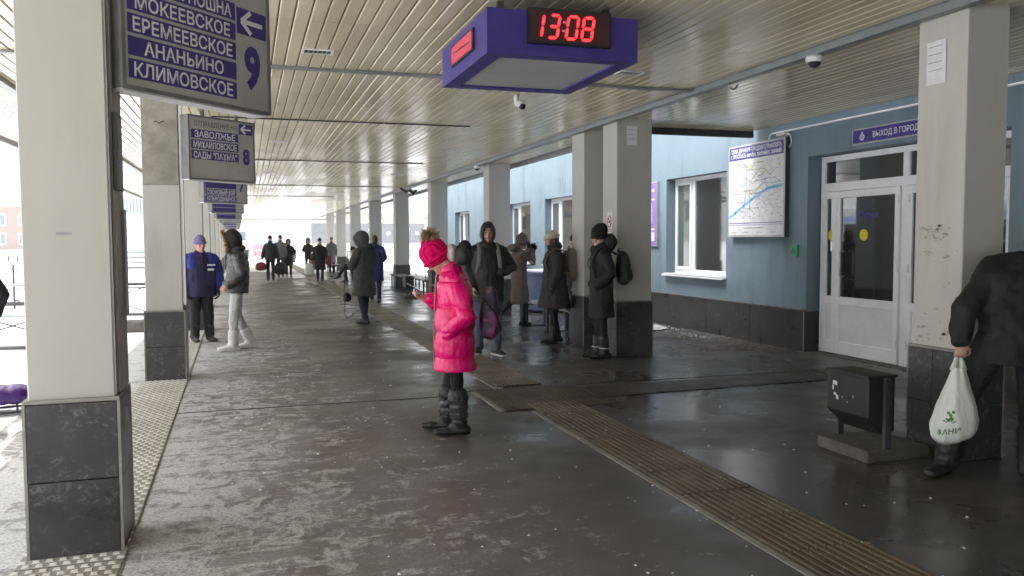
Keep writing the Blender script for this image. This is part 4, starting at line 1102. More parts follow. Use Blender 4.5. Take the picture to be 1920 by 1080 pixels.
DEF = dict(pelvis=(0,0,.93), chest=(0,.0,1.24), neck=(0,-.015,1.44), hip=(.09,0,.90), knee=(.10,.015,.49), ankle=(.10,-.025,.085), foot=(.03,1,0),
           shoulder=(.172,-.015,1.345), elbow=(.235,-.04,1.10), wrist=(.23,.05,.86), head=(0,.03,1.585))

skin_m = mat('skin', (.50,.31,.24), .55, .08, 14); skin_red = mat('skin_flushed', (.52,.25,.20), .55, .10, 14)
M['eye'] = mat('eye_dark', (.02,.015,.012), .25, .1, 10); M['lip'] = mat('lips', (.36,.13,.11), .5, .08, 20); M['hair_dark'] = mat('hair_dark', (.022,.016,.012), .6, .3, 60); M['hair_brown'] = mat('hair_brown', (.07,.04,.025), .6, .3, 60)

def cloth(name, c, rough=.85, var=.18, scale=9, bump=.25, bscale=90, **kw): return mat(name, c, rough, var, scale, 0, bump, bscale, spec=kw.pop('spec', .4), obj=True, **kw)

class Person:
    def __init__(s, pos, face, H, label, look=(0,0), voxel=.012, skin=None, group=None, **J):
        s.k = H/1.7; s.vx = voxel; s.hy, s.hp = look
        fx, fy = face; s.root = empty('person', (pos[0],pos[1],.006), math.atan2(-fx, fy), label, 'person', group)
        s.J = {}
        for key, v in DEF.items():
            if key in ('hip','knee','ankle','foot','shoulder','elbow','wrist'):
                for sgn, nm in ((-1,'L'),(1,'R')): s.J[key+nm] = Vector((v[0]*sgn, v[1], v[2]))
            else: s.J[key] = Vector(v)
        for key, v in J.items():
            if key[:-1] in DEF and key[-1] in 'LR': s.J[key] = Vector(v); continue
            if key+'L' in s.J:
                for sgn, nm in ((-1,'L'),(1,'R')): s.J[key+nm] = Vector((v[0]*sgn, v[1], v[2]))
            else: s.J[key] = Vector(v)
        for key in s.J:
            if not key.startswith('foot'): s.J[key] = s.J[key]*s.k
        s.HM = Matrix.Translation(s.J['head']) @ Matrix.Rotation(R(s.hy), 4, 'Z') @ Matrix.Rotation(-R(s.hp), 4, 'X') @ Matrix.Scale(s.k**.5, 4)
        s.skin = skin or skin_m; s.hands = {}
        s.seed = sum(ord(c) for c in label)*.37
    def hl(s, p): return s.HM @ Vector(p)
    def add(s, name, me, mt, **kw): return link(name, me, mt, s.root, **kw)
    def body(s, hands=None, face=True, ears=True):
        J = s.J; k = s.k; mb = MB()
        # torso, legs, arms: inside the clothes
        loft(mb, [(J['pelvis']-Vector((0,0,.06*k)),.13*k,.085*k),(J['pelvis']+Vector((0,0,.05*k)),.12*k,.08*k),(J['chest'],.135*k,.085*k),(J['neck']-Vector((0,0,.06))*k,.12*k,.07*k)], 14)
        limb(mb, [J['neck']-(J['head']-J['neck']).normalized()*.06*k, J['neck'], J['head']+(J['neck']-J['head'])*.25], [.065*k,.055*k,.052*k], 12)
        for n in 'LR':
            limb(mb, [J['hip'+n], J['knee'+n], J['ankle'+n]+(J['knee'+n]-J['ankle'+n])*.16], [.072*k,.045*k,.034*k], 10)
            limb(mb, [J['shoulder'+n], J['elbow'+n], J['wrist'+n]], [.045*k,.036*k,.026*k], 10)
        hm = MB()
        P = [(-.118,.024,.026,.052),(-.10,.040,.044,.040),(-.07,.054,.064,.022),(-.035,.064,.080,.008),(.01,.071,.090,.0),(.05,.072,.092,-.004),(.085,.060,.076,-.008),(.108,.036,.048,-.010)]
        loft(hm, [((0,y,z),rx,ry) for z,rx,ry,y in P], 18)
        limb(hm, [(0,.078,.022),(0,.092,-.004),(0,.104,-.026)], [.010,.0125,.0165], 8); 
        for sx in (-1,1): ball(hm, (sx*.012,.096,-.031), .010,.010,.009, 8, 6)
        loft(hm, [((-.045,.078,.034),.008,.010),((0,.088,.036),.008,.010),((.045,.078,.034),.008,.010)], 8, (0,0,1))
        loft(hm, [((-.022,.080,-.062),.009,.010),((0,.092,-.060),.011,.010),((.022,.080,-.062),.009,.010)], 8, (0,0,1))
        for sx in (-1,1):
            ball(hm, (sx*.044,.066,-.028), .020,.018,.02, 8, 6)
            if ears: ball(hm, (sx*.073,-.008,-.008), .010,.022,.032, 8, 6)
        b0 = len(mb.v); mb.v += [tuple(s.HM @ Vector(v)) for v in hm.v]; mb.f += [tuple(b0+i for i in f) for f in hm.f]; mb.mi += hm.mi
        for n, h in (hands or {}).items(): hand(mb, s.J['wrist'+n], *h)
        o = s.add('body', fuse(mb, s.vx, 2, None, .4), s.skin)
        if face:
            for sx in (-1,1):
                e = MB(); ball(e, (sx*.030,.0845,.010), .0115,.006,.0065, 8, 6, s.HM); e.build('eye', M['eye'], s.root, smooth=True)
                e = MB(); loft(e, [(s.hl((sx*.013,.0925,.034)),.004,.003),(s.hl((sx*.032,.090,.040)),.0045,.003),(s.hl((sx*.047,.080,.033)),.003,.003)], 6, (0,0,1)); e.build('eyebrow', M['hair_dark'], s.root, smooth=True)
            e = MB(); loft(e, [(s.hl((-.024,.088,-.0625)),.004,.004),(s.hl((0,.1025,-.061)),.0065,.004),(s.hl((.024,.088,-.0625)),.004,.004)], 6, (0,0,1)); e.build('mouth', M['lip'], s.root, smooth=True)
        return o
    def wr(s, amp, sc=9, puff=0, pitch=.13, z0=0, quilt=None):
        k = s.seed
        def f(co, n):
            q = Vector((co.x*sc, co.y*sc, co.z*sc*.75+k)); a = noise.noise(q)+.5*noise.noise(q*2.3)
            d = amp*a
            if puff:
                ph = (co.z-z0)/pitch; b = abs(math.sin(math.pi*ph)); d += puff*(b**.34-.8)
                w = noise.noise(Vector((co.x*16, co.y*16, co.z*46+k))) ; d += puff*.10*w*(1-b*.6)
            return d
        return f
    def coat(s, mt, hem=.55, chest=(.205,.145), waist=(.19,.14), hemw=(.21,.165), arm=(.082,.070,.054), collar=.0, amp=.010, puff=0, pitch=.13, vox=None, name='coat', short=False, sh_drop=0, cuff=0, hemoff=(0,0)):
        J = s.J; k = s.k; mb = MB(); pe, ch, ne = J['pelvis'], J['chest'], J['neck']
        zh = hem*k; r = []
        if zh < pe.z-.12*k:
            r.append((Vector((pe.x+hemoff[0], pe.y+hemoff[1], zh)), hemw[0]*k, hemw[1]*k))
            r.append((Vector((pe.x+hemoff[0]*.4, pe.y+hemoff[1]*.4, zh+(pe.z-zh)*.5)), (hemw[0]*.55+waist[0]*.45)*k, (hemw[1]*.55+waist[1]*.45)*k))
            r.append((pe, (waist[0]+.012)*k, (waist[1]+.010)*k))
        else:
            d = (pe-ch).normalized(); r.append((pe+d*max(0,(pe.z-zh)), hemw[0]*k, hemw[1]*k)); r.append((pe+(ch-pe)*.12, (waist[0]+.01)*k, (waist[1]+.01)*k))
        r.append((pe+(ch-pe)*.55, waist[0]*k, waist[1]*k)); r.append((ch, chest[0]*k, chest[1]*k))
        r.append((ch+(ne-ch)*.52, chest[0]*.94*k, chest[1]*.93*k)); r.append((ch+(ne-ch)*.80, chest[0]*.66*k, chest[1]*.76*k)); r.append((ne-(ne-ch)*.02, .088*k, .085*k))
        # flat hem: no rounding at the bottom, rounded at the neck
        rings = r; t = (rings[0][0]-rings[1][0]).normalized()
        loft(mb, rings, 22, round_ends=False)
        if collar: 
            d = (ne-ch).normalized()*.5+(J['head']-ne).normalized()*.5
            loft(mb, [(ne-d*.05*k,.094*k,.092*k),(ne+d*.02*k,.088*k,.088*k),(ne+d*collar*k,.080*k,.082*k)], 16, round_ends=False)
        for n in 'LR':
            sh, el, wr_ = J['shoulder'+n], J['elbow'+n], J['wrist'+n]
            d = (wr_-el).normalized()
            limb(mb, [sh+(ne-sh)*.35, sh-Vector((0,0,sh_drop)), sh+(el-sh)*.5, el, el+(wr_-el)*.55, wr_-d*.005], [arm[0]*.80*k, arm[0]*.96*k, (arm[0]+arm[1])/2*k, arm[1]*k, (arm[1]+arm[2])/2*k, arm[2]*k], 14, (0,1,0))
        me = fuse(mb, vox or s.vx, 3, s.wr(amp, 9, puff, pitch))
        return s.add(name, me, mt)
    def trousers(s, mt, r=(.098,.066,.058), amp=.010, top=True, end=None):
        J = s.J; k = s.k; mb = MB()
        loft(mb, [(J['pelvis']-Vector((0,0,.03*k)),.145*k,.10*k),(J['pelvis']+Vector((0,0,.10*k)),.14*k,.10*k)], 14)
        for n in 'LR':
            kn, an = J['knee'+n], J['ankle'+n]; ae = an if end is None else kn+(an-kn)*end
            limb(mb, [J['hip'+n]+Vector((0,0,.02)), J['hip'+n]+(kn-J['hip'+n])*.5, kn, kn+(ae-kn)*.5, ae], [r[0]*k,(r[0]*.55+r[1]*.45)*k,r[1]*k,(r[1]*.5+r[2]*.5)*k,r[2]*k], 12)
        return s.add('trousers', fuse(mb, max(s.vx,.009), 3, s.wr(amp, 16)), mt)
    def shoes(s, mt, shaft=.0, L=.27, w=.047, name='boot', sole=None, sr=.058, amp=.003, quilt=0):
        for n in 'LR':
            J = s.J; k = s.k; an = J['ankle'+n]; f = Vector(J['foot'+n]).normalized(); mb = MB(); kn = J['knee'+n]
            up = (kn-an).normalized(); base = an-Vector((0,0,.045*k)) if abs(f.z) < .3 else an
            side = Vector((f.y,-f.x,0)).normalized() if abs(f.z) < .95 else Vector((1,0,0))
            dn = side.cross(f).normalized()
            if dn.z > 0: dn = -dn
            b = an+dn*(.085*k-.042*k)
            loft(mb, [(b-f*.065*k, w*.78*k, .040*k),(b-f*.02*k, w*.9*k, .043*k),(b+f*.06*k+dn*.004, w*.95*k,.038*k),(b+f*.13*k+dn*.008*k, w*1.05*k,.033*k),(b+f*(L-.085)*k+dn*.014*k, w*.8*k,.025*k)], 14, side)
            limb(mb, [an+dn*.02*k, an+up*(.03+shaft)*k*.5, an+up*(.03+shaft)*k], [sr*.86*k, sr*.95*k, sr*k], 12); limb(mb, [an+up*.02*k, b+f*.075*k], [sr*.75*k, w*.72*k], 10)
            q = s.wr(amp, 20, quilt, .055) if quilt else s.wr(amp, 22)
            o = s.add(name, fuse(mb, max(.008,s.vx*.8), 2, q), mt)
            if sole is not None:
                so = MB(); zz = dn*.040*k; pts = []
                for (a, ww) in ((-.10,.6),(-.085,.85),(-.02,.92),(.07,1.0),(.13,1.08),(L-.10,.92),(L-.065,.55)): pts.append((a,ww))
                top = [b+f*a*k+side*w*ww*k for a,ww in pts]+[b+f*a*k-side*w*ww*k for a,ww in reversed(pts)]
                nn = len(top); v0 = len(so.v); so.v += [tuple(p+dn*.020*k) for p in top]+[tuple(p+dn*.042*k) for p in top]
                so.f += [tuple(range(v0,v0+nn)), tuple(reversed(range(v0+nn,v0+2*nn)))]+[(v0+i,v0+(i+1)%nn,v0+nn+(i+1)%nn,v0+nn+i) for i in range(nn)]; so.mi += [0]*(nn+2)
                so.build('sole', sole, o)
    def beanie(s, mt, low=.028, r=(.079,.100), top=.135, slouch=0, rim=None, name='hat', tall=0, back=0):
        mb = MB(); h = []
        for z, f_ in ((low,.99),(low+(.075-low)*.4,1.02),(.075,1.0),(.075+(top-.075)*.35,.92),(.075+(top-.075)*.68,.76),(.075+(top-.075)*.92,.52)): h.append((s.hl((0,-.004-back*max(0,z-.05)*3-slouch*max(0,z-.07)*1.8, z)), r[0]*f_*s.k**.5, r[1]*f_*s.k**.5))
        loft(mb, h, 18, s.HM.to_3x3() @ Vector((1,0,0)))
        if rim: 
            ax = [s.hl((r[0]*1.02*math.cos(a), -.004+r[1]*1.02*math.sin(a), low+.004-.012*math.sin(a)*0)) for a in [2*math.pi*i/20 for i in range(20)]]
            mb.tube(ax, rim, 8, close=True)
        return s.add(name, fuse(mb, max(.006,s.vx*.7), 2, s.wr(.003, 20)), mt)
    def hood(s, mt, rim_mt=None, open_=50, scale=1.0, name='hood', fur=None, thick=.016, tilt=-6, furlen=.05, backs=1.0):
        bm = bmesh.new(); bmesh.ops.create_uvsphere(bm, u_segments=28, v_segments=20, radius=1)
        ax = Vector((0, math.cos(R(tilt)), math.sin(R(tilt))))
        bmesh.ops.delete(bm, geom=[f for f in bm.faces if math.degrees(math.acos(max(-1,min(1,f.calc_center_median().normalized().dot(ax))))) < open_ ], context='FACES')
        bmesh.ops.delete(bm, geom=[v for v in bm.verts if not v.link_faces], context='VERTS')
        A, B, Cz = .102*scale, .122*scale, .145*scale
        for v in bm.verts:
            z = v.co.z; v.co = Vector((v.co.x*A, v.co.y*B-.018 - (backs-1)*.1*max(0,-v.co.y), v.co.z*Cz+.004))
            if z < 0: v.co.x *= 1-.10*z*z; 
            v.co += Vector((v.co.x,v.co.y,v.co.z)).normalized()*(.010*noise.noise(v.co*14+Vector((s.seed,0,0))))
        bmesh.ops.solidify(bm, geom=list(bm.faces), thickness=thick)
        bmesh.ops.transform(bm, matrix=s.HM, verts=bm.verts); bmesh.ops.recalc_face_normals(bm, faces=bm.faces)
        me = bpy.data.meshes.new('hood'); bm.to_mesh(me); bm.free()
        o = s.add(name, me, mt, smooth=True)
        rad = math.sin(R(open_)); cy = math.cos(R(open_))
        ring = []
        u_ = Vector((0,-math.sin(R(tilt)),math.cos(R(tilt))))
        for i in range(26):
            g = 2*math.pi*i/26; d = ax*cy+(Vector((1,0,0))*math.cos(g)+u_*math.sin(g))*rad
            ring.append(Vector((d.x*A, d.y*B-.018, d.z*Cz+.004)))
        rt_ = MB(); rt_.tube([s.hl(p) for p in ring], .013*s.k, 8, close=True); s.add('hood_rim', rt_.mesh(), rim_mt or mt, smooth=True)
        if fur is not None:
            fu = MB(); q = random.Random(int(s.seed))
            for _ in range(520):
                i = q.randrange(26); a, b = ring[i], ring[(i+1)%26]; p = a.lerp(b, q.random()); out = (p-Vector((0,.02,0))); out.y *= .3; out.normalize()
                d = (out*.9+Vector((0,.55,0))+Vector((q.gauss(0,.35),q.gauss(0,.35),q.gauss(0,.35)))).normalized(); L = furlen*q.uniform(.6,1.15)
                sd_ = d.cross(Vector((q.gauss(0,1),q.gauss(0,1),q.gauss(0,1)))).normalized()*.006
                fu.poly([s.hl(p-sd_), s.hl(p+sd_), s.hl(p+d*L*.6+sd_*.5), s.hl(p+d*L)])
            s.add('fur_trim', fu.mesh(fix=False), fur, kind='stuff')
        return o
    def lump(s, name, c, r, mt, amp=.008, vox=None, head=False, e=2):
        mb = MB(); ball(mb, c, *r, n=16, m_=12, Mx=s.HM if head else None); return s.add(name, fuse(mb, vox or max(.008,s.vx), 2, s.wr(amp, 14)), mt)
    def scarf(s, mt, r=.10, t=.045, z=.04, n_=2, name='scarf', fwd=.0):
        J = s.J; d = (J['head']-J['neck']).normalized(); mb = MB()
        for i in range(n_):
            c = J['neck']+d*(z-.02+i*.05)*s.k; pts = [c+Vector((r*s.k*math.cos(a), r*s.k*1.02*math.sin(a)+fwd, .014*math.sin(a*2+i)-.02*math.sin(a))) for a in [2*math.pi*j/16 for j in range(16)]]
            mb.tube(pts, t*s.k, 8, close=True)
        return s.add(name, fuse(mb, max(.010,s.vx), 2, s.wr(.008,16)), mt)
    def hair(s, mt, low=-.06):
        mb = MB(); loft(mb, [(s.hl((0,-.012,low)),.078,.088),(s.hl((0,-.012,.03)),.080,.096),(s.hl((0,-.012,.08)),.068,.084),(s.hl((0,-.014,.112)),.035,.05)], 16); return s.add('hair', fuse(mb, max(.008,s.vx), 2, s.wr(.004,26)), mt)
    def sleeve(s, n, mt, a=.02, b=1.0, arm=(.086,.075,.058), name='sleeve_panel'):
        pass
    # a thing carried: own top-level object placed in this person's frame
    def carry(s, name, me, mt, label, cat, smooth=False, group=None):
        o = link(name, me, mt, None, None, smooth); o.location = s.root.location; o.rotation_euler = s.root.rotation_euler
        return props(o, label, cat, group)
    def carry_root(s, name, label, cat):
        return empty(name, tuple(s.root.location), s.root.rotation_euler.z, label, cat)

def pack_mesh(c, w, d, h, vox=.012, seed=0, lean=0):
    mb = MB(); c = Vector(c)
    rings = [(c+Vector((0,0-lean*.0,0)), w*.46, d*.42),(c+Vector((0,-d*.02,h*.08)), w*.5, d*.5),(c+Vector((0,-d*.06,h*.35)), w*.5, d*.56),(c+Vector((0,0+lean*.5,h*.7)), w*.47, d*.47),(c+Vector((0,d*.06+lean,h*.95)), w*.36, d*.32),(c+Vector((0,d*.08+lean,h)), w*.25, d*.22)]
    loft(mb, rings, 20, e=3.2)
    return fuse(mb, vox, 2, lambda co, n: .006*noise.noise(co*14+Vector((seed,0,0)))+.005*noise.noise(co*30))
def backpack(p, c, w, d, h, mt, strap_mt, label, pocket=True, lean=0, straps=True, z_front=1.12, vox=.012):
    t = p.carry_root('backpack', label, 'backpack'); link('pouch', pack_mesh(c,w,d,h,vox,1,lean), mt, t)
    if pocket:
        cc = Vector(c)+Vector((0,-d*.42,h*.06)); link('front_pocket', pack_mesh(cc, w*.72, d*.5, h*.45, vox, 3), mt, t)
    if straps:
        J = p.J
        for n, sg in (('L',-1),('R',1)):
            sh = J['shoulder'+n]; x = sg*.115*p.k; zt = J['neck'].z-.035
            pts = [Vector((x, c[1]+d*.45, c[2]+h*.92)), Vector((x, J['neck'].y-.06, zt+.035)), Vector((x, J['neck'].y+.03, zt+.055)), Vector((x*1.05, J['chest'].y+.115, zt-.05)), Vector((x*1.15, J['chest'].y+.165*p.k, J['chest'].z)), Vector((x*1.35, J['chest'].y+.10, J['chest'].z-.17)), Vector((x*1.5, c[1]+d*.4, c[2]+h*.2))]
            mb = MB(); loft(mb, [(q, .028, .009) for q in pts], 8, (1,0,0)); link('strap', mb.mesh(), strap_mt, t, smooth=True)
        mb = MB(); mb.tube([(-.03,c[1]+d*.4,c[2]+h),(-.025,c[1]+d*.35,c[2]+h+.05),(.025,c[1]+d*.35,c[2]+h+.05),(.03,c[1]+d*.4,c[2]+h)], .008, 6); link('handle', mb.mesh(), strap_mt, t, smooth=True)
    return t
def tote(p, c, w, d, h, mt, label, name='handbag', loop=.16, cat='bag', vox=.014):
    t = p.carry_root(name, label, cat); link('pouch', pack_mesh(c,w,d,h,vox,5), mt, t)
    mb = MB(); c = Vector(c); mb.tube([c+Vector((-w*.3,0,h*.95)), c+Vector((-w*.22,0,h+loop*.7)), c+Vector((0,0,h+loop)), c+Vector((w*.22,0,h+loop*.7)), c+Vector((w*.3,0,h*.95))], .009, 6); link('handle', mb.mesh(), mt, t, smooth=True)
    return t
def fur_ball(c, r, n, mt, seed, name, parent, droop=0):
    q = random.Random(seed); fu = MB(); c = Vector(c)
    for _ in range(n):
        d = Vector((q.gauss(0,1),q.gauss(0,1),q.gauss(0,1))).normalized(); L = r*q.uniform(.75,1.25); sd_ = d.cross(Vector((q.gauss(0,1),q.gauss(0,1),q.gauss(0,1)))).normalized()*r*.055
        b = c+d*r*.25; e = c+d*L+Vector((q.gauss(0,.1),q.gauss(0,.1),q.gauss(0,.1)))*r-Vector((0,0,droop*L))
        m_ = (b+e)/2+d*r*.08
        fu.poly([b-sd_,b+sd_,m_+sd_*.8,e,m_-sd_*.8])
    return link(name, fu.mesh(fix=False), mt, parent, kind='stuff')

IL = (-.953,.304); IR = (.953,-.304)     # facing to the picture's left / right

# ---------------------------------------------------------------- the girl in pink
def puffer_mat(name, c, rough=.30):
    t = NT(name); v = t.pos((1,1,.6), obj=True); a = t.noise(v, 5, 4, .6)
    b1 = t.noise(t.pos((1,1,.5), (R(28),R(18),0), obj=True), 9, 4, .55, .9); b2 = t.noise(t.pos((1,1,.42), (R(-20),R(30),0), obj=True), 21, 3, .5, .7)
    cr = t.math('ADD', t.math('ABSOLUTE', t.math('SUBTRACT', b1, .5)), t.math('MULTIPLY', t.math('ABSOLUTE', t.math('SUBTRACT', b2, .5)), .6))
    t.col(t.mix(t.ramp(a, .3, .7), tuple(x*.88 for x in c), tuple(min(1,x*1.08) for x in c))); t.rough(t.ramp(b1, .3, .7, rough*.8, rough*1.3)); t.p.inputs['Specular IOR Level'].default_value = .5
    t.bump(cr, .7, .03); return t.m
M['pink'] = puffer_mat('pink_puffer', (.82,.0,.17), .25)
def knit(name, c):
    t = NT(name); w = t.new('ShaderNodeTexWave'); w.inputs['Scale'].default_value = 16; w.inputs['Distortion'].default_value = 3.5; w.inputs['Detail'].default_value = 3; w.bands_direction = 'X'
    v = t.pos(obj=True); t.L(v, w.inputs['Vector']); n = t.noise(v, 60, 4, .6)
    f = t.math('ADD', t.math('MULTIPLY', w.outputs['Fac'], .6), t.math('MULTIPLY', n, .6)); t.col(t.mix(t.ramp(f, .2, .9), tuple(x*.55 for x in c), c)); t.rough(.9); t.p.inputs['Specular IOR Level'].default_value = .15; t.bump(f, .7, .01); return t.m
M['knit_pink'] = knit('pink_knit', (.80,.003,.135)); M['fur_beige'] = cloth('beige_fur', (.42,.30,.19), .9, .35, 40); M['hood_grey'] = cloth('charcoal_fleece', (.05,.048,.05)); M['fleece_white'] = cloth('pale_fleece', (.52,.50,.48)); M['black_cloth'] = cloth('black_cloth', (.015,.015,.017)); M['boot_silver'] = puffer_mat('quilted_boot', (.04,.04,.047), .22); M['boot_black'] = cloth('black_boot', (.013,.013,.014), .5, spec=.5)
p = Person((1.575,6.44), IL, 1.60, 'girl in a bright pink puffer coat looking down at a phone', look=(0,33), voxel=.008,
    neck=(0,.03,1.395), chest=(0,-.005,1.19), head=(0,.155,1.50), shoulder=(.165,-.015,1.285),
    elbowL=(-.265,-.115,1.02), wristL=(-.165,.06,.86), elbowR=(.225,.06,1.04), wristR=(.075,.235,1.145),
    ankleL=(-.115,-.045,.085), ankleR=(.105,.085,.085), kneeL=(-.10,-.015,.47), kneeR=(.10,.05,.47), footL=(-.05,1,0), footR=(.12,1,0))
p.body(hands={'R': ((-.35,.9,.12), (-.25,-.15,1), 1, (30,38,25))}, ears=False)
p.trousers(cloth('black_leggings', (.008,.008,.009), .8), r=(.082,.055,.050)); p.shoes(M['boot_black'], shaft=.02, w=.062, L=.29, sr=.066)
for n in 'LR':
    an, kn = p.J['ankle'+n], p.J['knee'+n]; u = (kn-an).normalized(); mb = MB()
    limb(mb, [an+u*.03, an+u*.09, an+u*.155, an+u*.205], [.064,.072,.076,.080], 14); p.add('boot_shaft', fuse(mb, .008, 2, p.wr(.006,18,.009,.062)), M['boot_silver'])
    mb = MB(); limb(mb, [an+u*.20, an+u*.25], [.086,.082], 14); p.add('boot_cuff', fuse(mb, .008, 2, p.wr(.006,30)), M['boot_black'])
p.coat(M['pink'], hem=.545, chest=(.205,.150), waist=(.205,.158), hemw=(.215,.178), arm=(.092,.083,.062), collar=.05, amp=.007, puff=.026, pitch=.205, vox=.007)
zp = MB(); zp.tube([(0,.172,.56),(0,.166,.9),(0,.158,1.12),(0,.15,1.25),(0,.125,1.34)], .006, 6); p.add('zip', zp.mesh(), cloth('pale_zip', (.45,.25,.32), .5), smooth=True)
hat = p.beanie(M['knit_pink'], low=-.012, r=(.099,.121), top=.150, tall=0); 
mb = MB(); mb.tube([p.hl((.099*math.cos(a), -.004+.121*math.sin(a), -.010)) for a in [2*math.pi*i/22 for i in range(22)]], .014, 8, close=True); p.add('hat_rim', mb.mesh(), M['knit_pink'], smooth=True)
fur_ball(p.hl((0,-.055,.178)), .080, 900, M['fur_beige'], 3, 'pompom', p.root, .15)
p.lump('hood', (0,-.065,1.425), (.13,.085,.085), M['hood_grey'], .014); p.lump('hood', (0,-.085,1.485), (.09,.055,.065), M['black_cloth'], .010); p.lump('hood_lining', (-.012,.015,1.445), (.10,.045,.075), M['fleece_white'], .012)
mb = MB(); mb.box((-.038,-.007,-.075),(.038,.0,.075)); ph = p.carry_root('phone','dark phone held in the girl\'s hand in front of the pink coat','phone')
Mx = Matrix.Translation((.02,.325,1.165)) @ Matrix.Rotation(R(-62),4,'X'); link('casing', mb.mesh(bevel=.003,M=Mx), M['black_metal'], ph); mb = MB(); mb.box((-.034,-.0085,-.07),(.034,-.0072,.07)); link('screen', mb.mesh(M=Mx), M['glass'], ph)
def pattern_mat():
    t = NT('patterned_nylon'); v = t.pos(obj=True); vo = t.new('ShaderNodeTexVoronoi', Scale=15.0); t.L(t.pos(obj=True), vo.inputs['Vector']); r_ = t.new('ShaderNodeValToRGB'); e = r_.color_ramp; e.interpolation = 'CONSTANT'
    e.elements[0].position = 0; e.elements[0].color = (.02,.012,.03,1); e.elements[1].position = .33; e.elements[1].color = (.13,.02,.16,1)
    for ps, c in ((.5,(.05,.025,.09,1)),(.66,(.28,.04,.18,1)),(.78,(.02,.02,.025,1)),(.9,(.22,.14,.09,1))): x = e.elements.new(ps); x.color = c
    sx = t.new('ShaderNodeSeparateColor'); t.L(vo.outputs['Color'], sx.inputs[0]); t.L(sx.outputs[0], r_.inputs[0]); n = t.noise(v, 20, 4, .6); t.col(t.mix(t.ramp(n,.3,.7,0,.6), r_.outputs[0], (.03,.018,.04))); t.rough(.55); t.bump(n, .4, .01); return t.m
M['pattern'] = pattern_mat()
t = p.carry_root('backpack', 'purple patterned rucksack hanging low on the pink coat', 'backpack')
link('pouch', pack_mesh((-.05,-.275,.80), .27, .15, .36, .010, 2, -.02), M['pattern'], t)
mb = MB(); loft(mb, [(q,.016,.006) for q in (Vector((-.10,-.20,1.12)), Vector((-.13,-.14,1.33)), Vector((-.125,-.05,1.365)), Vector((-.14,.0,1.345)))], 8); link('strap', mb.mesh(), M['black_cloth'], t, smooth=True)
mb = MB(); mb.tube([(-.19,-.22,1.10),(-.19,-.33,.98),(-.14,-.37,.84)], .008, 6); link('strap', mb.mesh(), M['black_cloth'], t, smooth=True)

# ---------------------------------------------------------------- hooded man with rucksack
M['black_shell'] = cloth('black_shell', (.017,.018,.020), .55, .2, 8, .25, 40, spec=.4); M['jeans'] = cloth('faded_jeans', (.085,.10,.135), .85, .3, 12, .2, 160); M['sole_white'] = mat('white_sole', (.6,.6,.6), .6, .1, 9)
p = Person((3.08,10.72), (-.12,-.99), 1.76, 'young man in a black hooded jacket and jeans facing the camera', look=(-6,2), voxel=.010,
    shoulder=(.195,-.01,1.355), elbowL=(-.335,-.10,1.13), wristL=(-.155,.135,1.075), elbowR=(.26,-.05,1.12), wristR=(.21,.10,.90), ankleL=(-.10,.05,.085), ankleR=(.10,-.16,.085), kneeL=(-.105,.05,.49), kneeR=(.10,-.05,.49), footL=(-.35,1,0), footR=(.25,1,0), hip=(.095,0,.9))
p.body(hands={'R': ((0,.3,-1),(-1,0,0),1)}, ears=False)
p.trousers(M['jeans'], r=(.10,.076,.068)); p.shoes(M['boot_black'], L=.285, w=.050, name='sneaker', sole=M['sole_white'])
p.coat(M['black_shell'], hem=.70, chest=(.235,.150), waist=(.215,.150), hemw=(.215,.155), arm=(.090,.080,.060), collar=.07, amp=.013)
p.hood(M['black_shell'], open_=43, scale=1.06, tilt=-10)
p.lump('hood_collar', (0,-.01,1.475), (.125,.125,.075), M['black_shell'])
zp = MB(); zp.box((-.004,.150,.72),(.004,.160,1.38)); p.add('zip', zp.mesh(), M['dark_metal'])
M['grey_strap'] = cloth('grey_strap', (.20,.20,.20), .7)
backpack(p, (0,-.26,.98), .32, .17, .46, M['black_shell'], M['grey_strap'], 'black rucksack with light grey straps worn by the hooded man')

# ---------------------------------------------------------------- phoning woman in a brown-grey sheepskin coat
M['sheepskin'] = cloth('mauve_brown_suede', (.115,.083,.080), .9, .2, 14, .3, 70); M['sheep_fur'] = cloth('sheep_fur', (.13,.10,.095), .95, .3, 30)
p = Person((4.68,14.2), (.90,.10), 1.64, 'woman in a long mauve brown coat phoning with one leg kicked back', look=(-8,5), voxel=.011,
    pelvis=(0,.0,.93), elbowR=(.235,.16,1.18), wristR=(.105,.215,1.42), elbowL=(-.22,.15,1.15), wristL=(-.10,.2,1.36), head=(0,.055,1.58), neck=(0,.0,1.43),
    kneeL=(-.085,-.08,.50), ankleL=(-.08,-.40,.22), footL=(0,-.45,-1), ankleR=(.09,.02,.085), kneeR=(.09,.03,.49), footR=(-.05,1,0))
p.body(hands={'R': ((-.15,.1,1),(-1,0,0),-1,(50,55,35)), 'L': ((.2,.1,1),(1,0,0),1,(40,45,30))}, ears=False, face=False)
p.trousers(M['black_cloth'], r=(.085,.055,.05)); p.shoes(M['boot_black'], shaft=.30, L=.25, sr=.062)
p.coat(M['sheepskin'], hem=.42, chest=(.195,.145), waist=(.165,.125), hemw=(.215,.185), arm=(.082,.070,.062), amp=.012)
fu = MB(); q = random.Random(8)
for _ in range(420):
    a = q.random()*6.283; z = .415+q.random()*.05; b = Vector((.205*math.cos(a), .178*math.sin(a), z)); d = Vector((math.cos(a)+q.gauss(0,.3), math.sin(a)+q.gauss(0,.3), q.gauss(-.3,.4))).normalized(); sd_ = d.cross(Vector((0,0,1))).normalized()*.007
    fu.poly([b-sd_,b+sd_,b+d*.035])
p.add('fur_hem', fu.mesh(fix=False), M['sheep_fur'], kind='stuff')
p.beanie(M['sheepskin'], low=-.03, r=(.094,.114), top=.14); p.lump('hood', (0,-.10,1.405), (.165,.12,.075), M['sheep_fur'], .016)
fur_ball(p.J['wristR']+Vector((.015,.02,.06)), .075, 420, M['black_cloth'], 5, 'fur_cuff', p.root)
